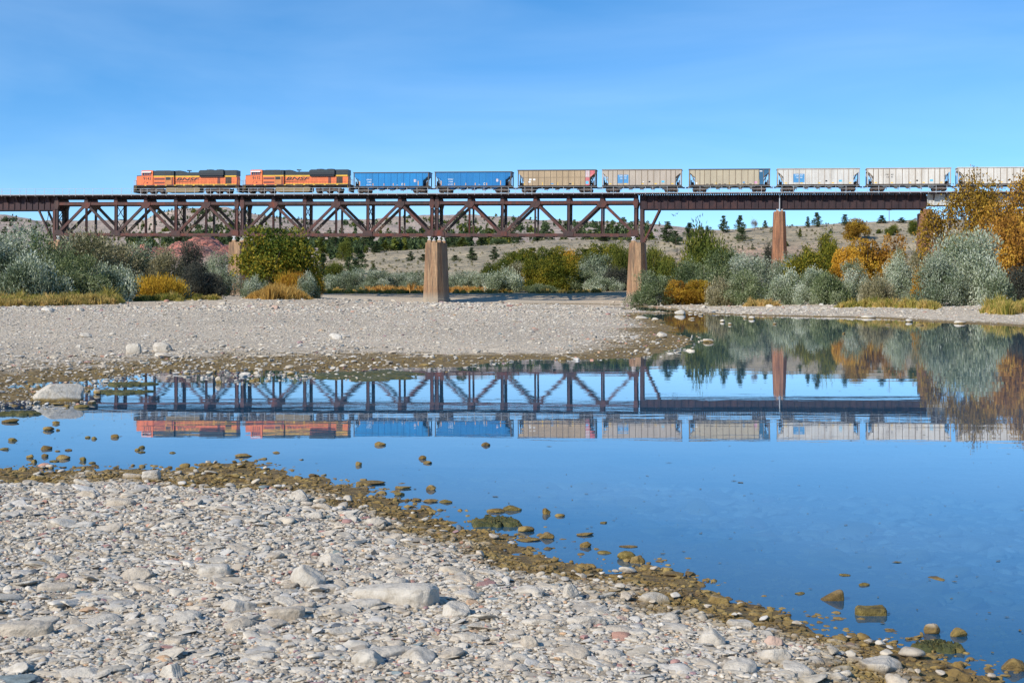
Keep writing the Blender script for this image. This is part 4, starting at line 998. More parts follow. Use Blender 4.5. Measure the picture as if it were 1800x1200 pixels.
# brick red stepped pier at right
t5 = tx(1629); z5 = 1.0
pz = empty('pier', (BP(t5, WT/2, 0).x, BP(t5, WT/2, 0).y, z5), (0, 0, -TH)); tag(pz, 'reddish masonry end pier with a stepped top, partly behind the orange tree', 'bridge pier', 'concrete bridge piers')
ztp5 = 18.05-GR*t5-z5
m = MB(); m.raw([(-1.5,-3.2,0),(1.5,-3.2,0),(1.5,3.2,0),(-1.5,3.2,0),(-1.05,-2.9,ztp5-2.0),(1.0,-2.9,ztp5-2.0),(1.0,2.9,ztp5-2.0),(-1.05,2.9,ztp5-2.0)], [(0,3,2,1),(4,5,6,7),(0,1,5,4),(1,2,6,5),(2,3,7,6),(3,0,4,7)])
m.build('shaft', M['pier_red'], pz)
MB().box(-1.1, 0.75, -2.7, 2.7, ztp5-2.0+0.003, ztp5-0.7).box(-0.6, 0.75, -2.6, 2.6, ztp5-0.697, ztp5-0.02).build('stepped_cap', M['pier_red'], pz)
# steel bents between trusses and approach girders
def bent(xp, sgn, label):
    t = tx(xp); z0 = Z1+0.004; root = empty('steel_bent', BP(t, WT/2, z0), (0, 0, -TH)); tag(root, label, 'bridge bent', 'inclined steel bents'); H = 18.10-z0
    for y, mt in ((-WT/2+0.15, M['truss']), (WT/2-0.15, M['truss_far'])):
        MB().box(-0.32, 0.32, y-0.2, y+0.2, 0, H).build('bent_post', mt, root)
        MB().beam((sgn*0.35, y, 0.1), (sgn*3.35, y, H-0.05), 0.3, 0.5, up=(0, 1, 0)).build('inclined_leg', mt, root)
    m = MB()
    for (a, b) in ((0.3, H/2), (H/2, H-0.3)):
        m.beam((0.05, -WT/2+0.3, a), (0.05, WT/2-0.3, b), 0.1, 0.14).beam((-0.08, -WT/2+0.3, b), (-0.08, WT/2-0.3, a), 0.1, 0.14)
        m.beam((sgn*(0.35+3.0*a/H), -WT/2+0.3, a), (sgn*(0.35+3.0*b/H), WT/2-0.3, b), 0.1, 0.12)
    m.build('cross_bracing', M['girder'], root)
bent(1128, 1, 'steel bent leaning right from the pier to the girder, right of the trusses')
bent(95.5, -1, 'steel bent leaning left from the bushes to the girder, left of the trusses')

# ------------------------------------------------------------------ train
def paint(name, c, rough=0.45, dirt=(0.10, 0.07, 0.05), amt=0.35, var=0.12): return mat_flat(name, c, rough, var, 0.8, dirt=dirt, dirt_amt=amt, streak=True)
M['l_orange'] = paint('orange_locomotive_paint', (0.78, 0.175, 0.05), amt=0.42, dirt=(0.30, 0.10, 0.04))
M['l_orange2'] = paint('dusty_dark_orange_paint', (0.55, 0.19, 0.05), amt=0.3)
M['l_yellow'] = paint('yellow_stripe_paint', (0.72, 0.42, 0.03), amt=0.3)
M['l_black'] = paint('black_green_hood_paint', (0.020, 0.030, 0.034), amt=0.25, dirt=(0.08, 0.07, 0.06))
M['l_grille'] = paint('rust_red_grille', (0.17, 0.04, 0.03))
M['l_dark'] = paint('grimy_underframe', (0.045, 0.032, 0.026), 0.8, dirt=(0.20, 0.13, 0.08), amt=0.6)
M['l_tank'] = paint('dusty_fuel_tank', (0.25, 0.18, 0.085), 0.7, amt=0.4)
M['glass'] = mat_flat('dark_cab_glass', (0.03, 0.06, 0.09), 0.1, 0.1, 2)
M['white'] = mat_flat('white_paint', (0.78, 0.78, 0.76), 0.5, 0.08, 2)
M['ink'] = mat_flat('black_lettering', (0.012, 0.015, 0.02), 0.5, 0.1, 2)
M['wheel'] = mat_flat('brown_steel_wheel', (0.09, 0.055, 0.04), 0.6, 0.3, 3, metal=0.2)
def text_mesh(name, s, mat, parent, x, y, z, h, width=None, shear=0.0, thick=0.0, space=1.0):
    cu = bpy.data.curves.new(name, 'FONT'); cu.body = s; cu.size = 1.0; cu.shear = shear; cu.extrude = 0.0; cu.offset = thick; cu.space_character = space
    ob = bpy.data.objects.new(name, cu); COL.objects.link(ob)
    dg = bpy.context.evaluated_depsgraph_get(); me = bpy.data.meshes.new_from_object(ob.evaluated_get(dg)); bpy.data.objects.remove(ob)
    co = np.array([v.co[:] for v in me.vertices]); mn, mxx = co.min(0), co.max(0)
    sx = (width/(mxx[0]-mn[0])) if width else h/(mxx[1]-mn[1]); sz = h/(mxx[1]-mn[1])
    for v in me.vertices:
        X_, Z_ = (v.co.x-mn[0])*sx, (v.co.y-mn[1])*sz; v.co = (x+X_, y, z+Z_)
    me.materials.clear()
    return link(name, me, parent, mat)
def wheelset(parent, x, zr, r_, gauge=0.76, sides=(-1, 1)):
    for s in sides:
        MB().tube((x, s*gauge-0.07, zr), (x, s*gauge+0.07, zr), r_, n=16).build('wheel', M['wheel'], parent, False)
def truck(parent, x, wb, naxle, r_, h, loco=False):
    root = None
    m = MB()
    half = wb/2
    for s in (-1, 1):
        y = s*1.02
        if loco:
            m.prism([(-half-0.6, r_+0.28), (-half-0.3, r_-0.05), (half+0.3, r_-0.05), (half+0.6, r_+0.28), (half+0.4, r_+0.5), (-half-0.4, r_+0.5)], y-0.08, y+0.08)
            for k in range(naxle):
                xx = -half+k*wb/(naxle-1); m.box(xx-0.24, xx+0.24, y-0.16, y+0.16, r_-0.24, r_+0.30); m.tube((xx+0.42, y-0.12, r_-0.1), (xx+0.42, y-0.12, r_+0.62), 0.09, n=6)
        else:
            m.prism([(-half-0.25, r_+0.16), (-half-0.2, r_-0.14), (-half+0.25, r_-0.14), (-0.35, 0.16), (0.35, 0.16), (half-0.25, r_-0.14), (half+0.2, r_-0.14), (half+0.25, r_+0.16), (0.4, r_+0.42), (-0.4, r_+0.42)], y-0.07, y+0.07)
            m.tube((-0.1, y-0.1, 0.3), (-0.1, y-0.1, r_+0.1), 0.12, n=6).tube((0.16, y-0.1, 0.3), (0.16, y-0.1, r_+0.1), 0.12, n=6)
    m.box(-0.3, 0.3, -0.95, 0.95, r_-0.1, h)
    root = m.build('truck', M['l_dark'], parent); root.location = (x, 0, 0)
    for k in range(naxle):
        wheelset(root, -half+k*wb/(naxle-1), r_, r_)
        MB().tube((-half+k*wb/(naxle-1), -0.7, r_), (-half+k*wb/(naxle-1), 0.7, r_), 0.09, n=6).build('axle', M['l_dark'], root)
    return root
RAILZ = 21.37
def locomotive(t_front, number, label):
    root = empty('locomotive', BP(t_front, WT/2, RAILZ), BROT); tag(root, label, 'locomotive', 'orange diesel locomotives')
    O, O2, K, Yl, G, Dk = (M[k] for k in ('l_orange', 'l_orange2', 'l_black', 'l_yellow', 'l_grille', 'l_dark'))
    yc = -1.50; yh = -1.02
    # frame, platforms
    MB().box(0.75, 22.0, -1.55, 1.55, 1.52, 1.70).box(1.2, 21.6, -1.2, 1.2, 1.25, 1.517).build('underframe', Dk, root)
    MB().box(0.9, 21.9, -1.556, -1.552, 1.70, 1.75).box(0.9, 21.9, -1.55, 1.55, 1.703, 1.76).build('walkway_edge', K, root)
    m = MB()
    for xx in (2.9, 5.1, 7.2, 9.1, 11.0, 13.0, 15.0, 17.2, 19.7): m.box(xx-0.2, xx+0.2, -1.562, -1.558, 1.60, 1.76)
    m.build('yellow_marker', Yl, root)
    # nose and cab
    MB().prism([(0.98, 1.765), (2.1, 1.765), (2.1, 3.55), (1.02, 3.50), (0.96, 3.3)], -1.42, 1.42).build('nose', O, root)
    MB().prism([(0.98, 3.515), (2.1, 3.555), (2.1, 3.70), (1.02, 3.65)], -1.40, 1.40).build('nose_top', K, root)
    cab = MB().prism([(2.104, 1.765), (4.43, 1.765), (4.43, 4.60), (4.35, 4.66), (2.15, 4.66), (2.02, 4.55), (2.06, 3.70), (2.104, 3.6)], yc, 1.50).build('cab', O, root)
    MB().box(2.22, 4.08, yc-0.02, yc-0.003, 3.60, 4.18).build('window', M['glass'], cab)
    m = MB()
    for xx in (2.22, 2.70, 3.02, 3.42, 3.78, 4.05): m.box(xx-0.045, xx+0.045, yc-0.045, yc-0.022, 3.57, 4.2)
    m.box(2.18, 4.1, yc-0.045, yc-0.022, 3.56, 3.62)
    m.build('window_frame', O, cab)
    MB().raw([(2.14, yc-0.004, 4.40), (4.10, yc-0.004, 4.40), (4.10, yc-0.30, 4.20), (2.14, yc-0.30, 4.20), (2.14, yc-0.004, 4.43), (4.10, yc-0.004, 4.43), (4.10, yc-0.30, 4.23), (2.14, yc-0.30, 4.23)], [(0,1,2,3),(7,6,5,4),(0,4,5,1),(1,5,6,2),(2,6,7,3),(3,7,4,0)]).build('sun_shade', M['white'], cab)
    MB().box(2.9, 3.9, -0.5, 0.5, 4.663, 4.76).build('air_conditioner', O2, cab)
    MB().beam((2.4, yc-0.012, 1.9), (2.75, yc-0.012, 2.5), 0.02, 0.03).beam((2.75, yc-0.012, 2.5), (4.3, yc-0.012, 2.5), 0.02, 0.03).box(3.1, 3.45, yc-0.016, yc-0.003, 2.05, 2.3).build('side_panel', G, cab)
    text_mesh('number', number, M['ink'], root, 2.45, yc-0.012, 2.74, 0.60, 1.6, thick=0.012)
    MB().box(1.3, 4.4, yc+0.083, 1.4, 1.762, 1.764)
    # electrical cabinet and dynamic brake area (wide section)
    b = MB().box(4.45, 8.75, -1.38, 1.38, 1.765, 3.36).build('equipment_cabinet', O, root)
    MB().box(4.47, 8.75, -1.384, 1.384, 3.362, 3.60).build('stripe', Yl, root)
    MB().box(4.47, 8.75, -1.36, 1.36, 3.602, 4.60).box(4.9, 7.8, -1.0, 1.0, 4.602, 4.68).build('upper_hood', K, root)
    for z0, z1 in ((2.78, 3.14), (2.03, 2.36)):
        MB().box(4.66, 6.85, -1.40, -1.383, z0, z1).build('grille', G, root)
    MB().box(6.95, 8.35, -1.45, -1.384, 1.80, 3.34).build('filter_housing', O2, root)
    MB().box(7.12, 8.13, -1.47, -1.452, 2.75, 3.28).build('grille', M['ink'], root)
    MB().box(8.42, 8.6, -1.42, -1.384, 1.8, 3.34).build('side_panel', G, root)
    m = MB(); m.box(7.0, 7.06, -1.39, -1.362, 3.65, 4.6).box(8.3, 8.36, -1.39, -1.362, 3.65, 4.6).box(7.0, 8.36, -1.39, -1.362, 3.98, 4.03)
    m.build('hood_seam', Dk, root)
    # long hood
    MB().box(8.78, 21.75, yh, -yh, 1.765, 3.32).build('long_hood', O, root)
    MB().box(8.78, 14.0, yh-0.004, -yh+0.004, 3.322, 3.60).box(19.2, 21.65, yh-0.10, -yh+0.10, 3.322, 3.60).build('stripe', Yl, root)
    MB().box(8.78, 21.6, yh-0.006, -yh+0.006, 1.768, 1.95).build('lower_stripe', Yl, root)
    MB().box(8.78, 14.2, yh, -yh, 3.602, 4.27).prism([(8.78, 4.272), (11.0, 4.272), (10.4, 4.58), (9.9, 4.66), (8.9, 4.62), (8.78, 4.6)], yh+0.05, -yh-0.05).build('upper_hood', K, root)
    rd = MB().prism([(13.95, 3.602), (19.1, 3.602), (19.1, 4.66), (14.35, 4.66), (14.0, 4.45)], -1.46, 1.46).build('radiator_housing', K, root)
    MB().box(14.15, 18.9, -1.30, 1.30, 3.33, 3.60).box(14.1, 18.95, -1.475, -1.462, 3.65, 4.12).build('radiator_grille', M['ink'], rd)
    for xx in (15.9, 18.0): MB().tube((xx, 0, 4.663), (xx, 0, 4.84), 0.85, 0.75, n=20).build('radiator_fan', K, rd)
    MB().box(19.13, 21.75, -1.12, 1.12, 3.602, 4.66).build('rear_hood', K, root)
    MB().box(17.75, 18.3, yh-0.02, yh-0.008, 1.98, 3.28).build('hood_door', G, root)
    MB().box(19.4, 20.65, yh-0.02, yh-0.008, 1.98, 3.26).build('grille', M['l_dark'], root)
    m = MB()
    for i in range(11):
        xx = 9.0+i*0.79
        if 17.6 < xx < 18.4: continue
        m.box(xx-0.012, xx+0.012, yh-0.014, yh-0.007, 2.0, 3.28)
    m.box(8.9, 17.6, yh-0.014, yh-0.007, 2.83, 2.85)
    m.build('door_seam', M['l_orange2'], root)
    # horn
    MB().tube((11.5, 0, 4.27), (11.5, 0, 4.62), 0.09, n=6).tube((11.05, 0, 4.72), (11.95, 0, 4.72), 0.12, 0.06, n=8).box(11.1, 11.9, -0.3, 0.3, 4.62, 4.66).build('horn', K, root)
    # lettering
    text_mesh('lettering', 'BNSF', M['ink'], root, 9.15, yh-0.022, 2.62, 0.62, 4.9, shear=0.3, thick=0.022)
    MB().prism([(8.9, 2.30), (13.2, 2.44), (13.3, 2.48), (8.95, 2.42)], yh-0.022, yh-0.016).build('lettering_swoosh', M['ink'], root)
    # underframe gear
    MB().prism([(7.1, 0.62), (7.4, 0.32), (13.9, 0.32), (14.2, 0.62), (14.2, 1.15), (13.9, 1.24), (7.4, 1.24), (7.1, 1.15)], -1.35, 1.35).build('fuel_tank', M['l_tank'], root)
    MB().tube((9.6, -1.38, 1.38), (12.7, -1.38, 1.38), 0.15, n=8).box(13.2, 13.9, -1.4, -1.1, 1.25, 1.5).build('air_reservoir', M['l_dark'], root)
    truck(root, 4.05, 4.2, 3, 0.53, 1.24, True); truck(root, 17.85, 4.2, 3, 0.53, 1.24, True)
    # steps, pilots
    for sx, nm in ((0.0, 1), (22.7, -1)):
        m = MB()
        m.prism([(sx+nm*0.35, 0.25), (sx+nm*0.55, 0.25), (sx+nm*0.9, 1.51), (sx+nm*0.35, 1.51)][::nm], -1.45, 1.45)
        for q in range(4): m.box(min(sx+nm*0.45, sx+nm*(0.95)), max(sx+nm*0.45, sx+nm*0.95), -1.5, -1.0, 0.35+q*0.33, 0.40+q*0.33)
        m.box(min(sx+nm*0.4, sx+nm*0.95), max(sx+nm*0.4, sx+nm*0.95), -1.5, 1.5, 1.515, 1.72)
        m.build('pilot_steps', Dk, root)
        MB().box(min(sx-nm*0.02, sx+nm*0.4), max(sx-nm*0.02, sx+nm*0.4), -0.17, 0.17, 0.72, 1.02).build('coupler', Dk, root)
        m = MB()
        for yy in (-1.45, -0.6, 0.6, 1.45): m.tube((sx+nm*0.45, yy, 1.7), (sx+nm*0.45, yy, 2.75), 0.025, n=5)
        m.tube((sx+nm*0.45, -1.45, 2.7), (sx+nm*0.45, 1.45, 2.7), 0.022, n=5)
        m.tube((sx+nm*0.93, -1.5, 0.8), (sx+nm*0.93, -1.5, 2.75), 0.03, n=5)
        m.build('end_handrail', M['l_yellow'], root)
    # side handrail
    m = MB()
    xx = 8.95
    while xx < 21.5: m.tube((xx, -1.5, 1.76), (xx, -1.5, 2.72), 0.017, n=5); xx += 1.12
    m.tube((8.95, -1.5, 2.72), (21.4, -1.5, 2.72), 0.015, n=5)
    m.build('side_handrail', M['l_grille'], root)
    return root
locomotive(txn(233.5, 1.2), '9143', 'leading orange and black diesel locomotive numbered 9143')
locomotive(txn(424.5, 1.2), '9132', 'second orange and black diesel locomotive numbered 9132')

M['c_blue'] = paint('faded_blue_car_paint', (0.002, 0.20, 0.48), 0.5, dirt=(0.02, 0.13, 0.28), amt=0.5)
M['c_blue2'] = paint('deep_blue_car_paint', (0.002, 0.15, 0.39), 0.5, dirt=(0.02, 0.22, 0.44), amt=0.5)
M['c_tan'] = paint('dusty_tan_car_paint', (0.42, 0.305, 0.185), 0.7, dirt=(0.22, 0.15, 0.085), amt=0.6)
M['c_greytan'] = paint('dusty_grey_tan_car', (0.44, 0.37, 0.295), 0.65, dirt=(0.30, 0.24, 0.18), amt=0.5)
M['c_cream'] = paint('dusty_cream_car', (0.44, 0.37, 0.255), 0.65, dirt=(0.33, 0.27, 0.19), amt=0.4)
M['c_silver'] = paint('weathered_aluminium_car', (0.60, 0.575, 0.52), 0.45, dirt=(0.33, 0.27, 0.20), amt=0.65)
M['c_silver2'] = paint('bright_aluminium_car', (0.64, 0.60, 0.53), 0.42, dirt=(0.36, 0.28, 0.19), amt=0.65)
M['c_dark'] = paint('dark_top_rail', (0.09, 0.08, 0.07), 0.6)
M['rib_tan'] = mat_flat('flat_brown_rib', (0.22, 0.16, 0.10), 0.7)  # plain brown for ribs, seams, some top rails and end posts
M['p_blue'] = mat_flat('blue_marking_panel', (0.075, 0.27, 0.50), 0.5, 0.12)
M['p_cyan'] = mat_flat('light_blue_sticker', (0.10, 0.48, 0.72), 0.5, 0.1)
M['p_yellow'] = mat_flat('yellow_reflector', (0.80, 0.50, 0.04), 0.5, 0.1)
M['p_orange'] = mat_flat('orange_reflector', (0.72, 0.36, 0.10), 0.5, 0.1)
M['p_red'] = mat_flat('faded_red_panel', (0.58, 0.12, 0.13), 0.6, 0.3, dirt=(0.6, 0.4, 0.4), dirt_amt=0.5)
M['p_lilac'] = mat_flat('faded_white_panel', (0.60, 0.50, 0.50), 0.6, 0.2, dirt=(0.55, 0.2, 0.2), dirt_amt=0.5)
M['p_navy'] = mat_flat('navy_end_panel', (0.025, 0.115, 0.21), 0.6, 0.15)
M['p_pink'] = mat_flat('pink_sticker', (0.62, 0.30, 0.42), 0.6)
def hopper(t_c, H, mat, rail_mat, rib_mat, label, style, texts):
    """coal hopper; origin at the centre of the car at rail height"""
    root = empty('hopper_car', BP(t_c, WT/2, RAILZ), BROT); tag(root, label, 'rail car', 'coal hopper cars')
    Lb = 15.0; h0 = 1.33; hl = Lb/2; yo = -1.56
    blue = style == 'blue'
    open_l, open_r, shoulder = 1.15, 1.15, (0.85 if blue else 0.62)
    low = h0+ (H-h0)*0.50
    pts = [(-hl+open_l, h0), (hl-open_r, h0), (hl-open_r, low if not blue else h0+(H-h0)*0.55), (hl-0.08, H-shoulder), (hl, H), (-hl, H), (-hl+0.08, H-shoulder), (-hl+open_l, low)]
    body = MB().prism(pts, -1.52, -1.46).prism(pts, 1.46, 1.52)
    # slope sheets, floor, ends
    for s in (-1, 1):
        a = [(s*(hl-0.06), H-shoulder*0.9), (s*(hl-2.6), h0-0.02), (s*(hl-2.68), h0+0.03), (s*(hl-0.14), H-shoulder*0.8)]
        body.prism(a if s > 0 else a[::-1], -1.455, 1.455)
        body.box(min(s*hl, s*(hl-0.05)), max(s*hl, s*(hl-0.05)), -1.455, 1.455, H-shoulder, H-0.03)
    body.box(-hl+2.5, hl-2.5, -1.455, 1.455, h0-0.03, h0+0.03)
    body = body.build('body', mat, root)
    # ribs
    n = 13; xs_ = []
    rr0 = [-hl+open_l+0.0]
    if blue: xs_ = list(np.linspace(-hl+open_l+1.3, hl-open_r-0.15, 10))
    else:
        xs_ = [-hl+1.15, -hl+2.02, -hl+2.88]+list(np.linspace(-hl+4.0, hl-2.9, 8))+[hl-2.02, hl-1.15]
    for xx in xs_:
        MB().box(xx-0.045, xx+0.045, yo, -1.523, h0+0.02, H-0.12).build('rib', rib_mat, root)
    if style == 'tan':
        MB().box(-hl+open_l, hl-open_r, yo+0.01, -1.5235, h0+(H-h0)*0.51, h0+(H-h0)*0.51+0.05).build('side_seam', rib_mat, root)
    m = MB()
    for s in (-1, 1): m.box(-hl-0.08, hl+0.08, s*1.545-0.075, s*1.545+0.075, H-0.12, H+0.03)
    for s in (-1, 1): m.box(s*(hl+0.04)-0.06, s*(hl+0.04)+0.06, -1.46, 1.46, H-0.12, H+0.03)
    m.build('top_rail', rail_mat, root)
    MB().box(-hl, hl, yo-0.0, -1.40, h0-0.16, h0-0.004).box(-hl, hl, 1.40, -yo, h0-0.16, h0-0.004).box(-hl-0.2, hl+0.2, -0.25, 0.25, 0.82, 1.15).build('underframe', M['l_dark'], root)
    MB().box(-hl, -hl+2.4, -1.4, 1.4, h0-0.1, h0-0.05).box(hl-2.4, hl, -1.4, 1.4, h0-0.1, h0-0.05).build('end_platform', M['l_dark'], root)
    post = M['c_dark'] if style in ('blue', 'tan') else M['rib_tan'] if style == 'cream' else M['c_greytan']
    for s in (-1, 1):
        m = MB()
        for yy in (-1.5, 1.5): m.box(s*(hl-0.10)-0.09, s*(hl-0.10)+0.09, yy-0.05, yy+0.05, h0, H-0.13)
        m.beam((s*(hl-1.5), -1.1, h0), (s*(hl-0.35), -1.1, H-shoulder-0.15), 0.1, 0.14).beam((s*(hl-1.5), 1.1, h0), (s*(hl-0.35), 1.1, H-shoulder-0.15), 0.1, 0.14)
        m.box(s*(hl-0.10)-0.08, s*(hl-0.10)+0.08, -1.45, 1.45, h0+0.01, h0+0.07).box(s*(hl-1.5)-0.05, s*(hl-1.5)+0.05, -1.15, 1.15, h0+0.01, h0+0.07).box(min(s*(hl-1.5), s*(hl-0.1)), max(s*(hl-1.5), s*(hl-0.1)), -0.65, -0.55, h0+0.02, h0+0.06)
        m.beam((s*(hl-0.75), -0.6, h0), (s*(hl-0.75), -0.6, H-1.5), 0.1, 0.1)
        m.build('end_post', post, root)
        m = MB()
        for q in range(7): m.tube((s*(hl+0.02), -1.48, h0+0.1+q*0.35), (s*(hl+0.02), -1.0, h0+0.1+q*0.35), 0.02, n=4)
        m.tube((s*(hl+0.02), -1.0, h0-0.3), (s*(hl+0.02), -1.0, H-0.15), 0.025, n=4)
        m.build('end_ladder', M['c_dark'], root)
        MB().tube((s*(hl-0.7), -0.9, h0+0.32), (s*(hl-0.7), 0.5, h0+0.32), 0.26, n=10).box(s*(hl-0.42)-0.1, s*(hl-0.42)+0.1, -1.2, -0.9, h0+0.0, h0+0.9).build('brake_gear', M['l_dark'], root)
        MB().box(min(s*(hl+0.2), s*8.1), max(s*(hl+0.2), s*8.1), -0.13, 0.13, 0.76, 1.0).build('coupler', M['l_dark'], root)
        truck(root, s*(hl-1.95), 1.75, 2, 0.45, 0.95)
    # chutes
    cm = M['c_blue'] if blue else (M['l_dark'] if style == 'tan' else mat)
    for xx in np.linspace(-hl+3.3, hl-3.3, 5):
        MB().raw([(xx-0.85,-1.3,h0-0.165),(xx+0.85,-1.3,h0-0.165),(xx+0.85,1.3,h0-0.165),(xx-0.85,1.3,h0-0.165),(xx-0.18,-0.9,0.72),(xx+0.18,-0.9,0.72),(xx+0.18,0.9,0.72),(xx-0.18,0.9,0.72)], [(0,1,2,3),(7,6,5,4),(0,4,5,1),(1,5,6,2),(2,6,7,3),(3,7,4,0)]).build('hopper_chute', cm, root)
        MB().box(xx-0.35, xx+0.1, -1.0, -0.8, 0.48, 0.70).box(xx+0.2, xx+0.3, -1.0, -0.9, 0.3, 0.72).build('chute_gate', M['l_dark'], root)
    yy = -1.5245
    def pan(nm, mt, x0, x1, z0, z1): return MB().box(x0, x1, yy-0.004, yy+0.001, z0, z1).build(nm, mt, root)
    f_ = lambda z: h0+(H-h0)*z
    if blue:
        for q, xx in enumerate((-hl+1.25, -hl+3.9, -hl+6.1, -hl+7.95, -hl+10.2, hl-2.1)):
            pan('reflector', M['p_orange'], xx-0.07, xx+0.07, f_(0.04), f_(0.36 if q in (0, 5) else 0.2))
        text_mesh('lettering', texts[0], M['white'], root, -hl+2.6, yy-0.008, f_(0.42), 0.24, 1.05, thick=0.008)
        text_mesh('lettering', texts[1], M['white'], root, -hl+2.75, yy-0.008, f_(0.25), 0.24, 0.8, thick=0.008)
        text_mesh('lettering', 'LD LMT', M['white'], root, -hl+2.6, yy-0.008, f_(0.07), 0.18, 1.0, thick=0.01)
        pan('sticker', M['p_lilac'], hl-2.95, hl-2.45, f_(0.28), f_(0.48)); pan('sticker', M['white'], -hl+8.6, -hl+8.85, f_(0.06), f_(0.1))
        pan('consolidated_stencil', M['white'], -hl+9.6, -hl+10.0, f_(0.06), f_(0.2)); pan('stencil', M['ink'], -hl+9.66, -hl+9.94, f_(0.09), f_(0.16)).location = (0, -0.003, 0)
    elif style == 'tan':
        MB().prism([(hl-2.02, h0+0.001), (hl-1.16, h0+0.001), (hl-1.16, f_(0.50)), (hl-1.98, f_(0.50))][:4], yy-0.004, yy+0.001).build('red_panel', M['p_red'], root)
        MB().prism([(hl-2.02, f_(0.5)), (hl-1.16, f_(0.5)), (hl-1.16, H-0.13), (hl-2.02, H-0.13)], yy-0.004, yy+0.001).build('faded_panel', M['p_lilac'], root)
        MB().prism([(hl-1.15, low), (hl-0.1, H-shoulder), (hl-0.02, H-0.13), (hl-1.15, H-0.13)], yy-0.005, yy+0.001).build('red_panel', M['p_red'], root)
        pan('sticker', M['p_cyan'], hl-1.9, hl-1.35, f_(0.08), f_(0.27)).location = (0, -0.004, 0)
        for x0, z0 in ((-hl+2.2, 0.33), (-hl+2.95, 0.33), (-hl+2.05, 0.18)): pan('sticker', M['white'], x0, x0+0.45, f_(z0), f_(z0+0.1))
        pan('sticker', M['p_blue'], -hl+6.4, -hl+6.9, f_(0.07), f_(0.14)); pan('stencil', M['ink'], -hl+9.9, -hl+10.35, f_(0.05), f_(0.14))
        for xx in (-hl+1.2, -hl+4.75, -hl+7.7, -hl+10.6): pan('reflector', M['p_yellow'], xx, xx+0.1, f_(0.02), f_(0.2))
    elif style in ('greytan', 'silver'):
        for x0, x1 in ((-hl+2.95, -hl+3.93), (-hl+4.1, -hl+5.0)): pan('blue_panel', M['p_blue'], x0, x1, f_(0.12), f_(0.66))
        a, b = texts[0][:2], texts[0][2:]; c, d = texts[1][:2], texts[1][2:]
        text_mesh('lettering', a, M['white'], root, -hl+3.25, yy-0.01, f_(0.54), 0.26, 0.62, thick=0.008); text_mesh('lettering', b, M['white'], root, -hl+4.2, yy-0.01, f_(0.54), 0.26, 0.5, thick=0.008)
        text_mesh('lettering', c, M['white'], root, -hl+3.45, yy-0.01, f_(0.39), 0.24, 0.4, thick=0.008); text_mesh('lettering', d, M['white'], root, -hl+4.2, yy-0.01, f_(0.39), 0.24, 0.4, thick=0.008)
    elif style == 'silver2':
        text_mesh('lettering', texts[0][:2], M['ink'], root, -hl+3.3, yy-0.01, f_(0.54), 0.26, 0.6, thick=0.008); text_mesh('lettering', texts[0][2:], M['ink'], root, -hl+4.25, yy-0.01, f_(0.54), 0.26, 0.5, thick=0.008)
        text_mesh('lettering', texts[1][:2], M['ink'], root, -hl+3.5, yy-0.01, f_(0.39), 0.24, 0.4, thick=0.008); text_mesh('lettering', texts[1][2:], M['ink'], root, -hl+4.25, yy-0.01, f_(0.39), 0.24, 0.4, thick=0.008)
    elif style == 'cream':
        MB().prism([(hl-2.0, h0+0.001), (hl-1.16, h0+0.001), (hl-1.16, low), (hl-0.1, H-shoulder), (hl-0.02, H-0.13), (hl-2.0, H-0.13)], yy-0.004, yy+0.001).build('navy_panel', M['p_navy'], root)
        pan('sticker', M['p_pink'], hl-2.9, hl-2.35, f_(0.06), f_(0.2)); pan('sticker', M['white'], -hl+1.3, -hl+1.55, f_(0.05), f_(0.15)); pan('sticker', M['p_blue'], -hl+10.0, -hl+10.4, f_(0.1), f_(0.18))
        pan('stencil', M['white'], hl-1.9, hl-1.4, f_(0.82), f_(0.88)).location = (0, -0.004, 0)
        for xx in (-hl+1.95, -hl+5.0, -hl+7.5): pan('reflector', M['p_yellow'], xx, xx+0.09, f_(0.02), f_(0.16))
        pan('reflector', M['p_yellow'], hl-2.02, hl-1.92, f_(0.04), f_(0.3)).location = (0, -0.004, 0)
        for xx in (-hl+3.2, -hl+4.1, -hl+5.5, -hl+6.5, -hl+8.9, -hl+10.1, -hl+11.2): pan('stencil', M['c_dark'], xx, xx+0.45, f_(0.01), f_(0.06))
    if style in ('greytan', 'silver', 'silver2'):
        for xx in (-hl+1.35, -hl+4.25, -hl+7.45, -hl+9.95, hl-1.9): pan('reflector', M['p_yellow'], xx, xx+0.42, f_(0.05), f_(0.11))
        pan('sticker', M['p_cyan'], hl-3.75, hl-3.2, f_(0.15), f_(0.27)); pan('stencil', M['ink'], -hl+8.8, -hl+9.15, f_(0.16), f_(0.25)); pan('sticker', M['white'], -hl+7.7, -hl+7.95, f_(0.18), f_(0.22))
    return root
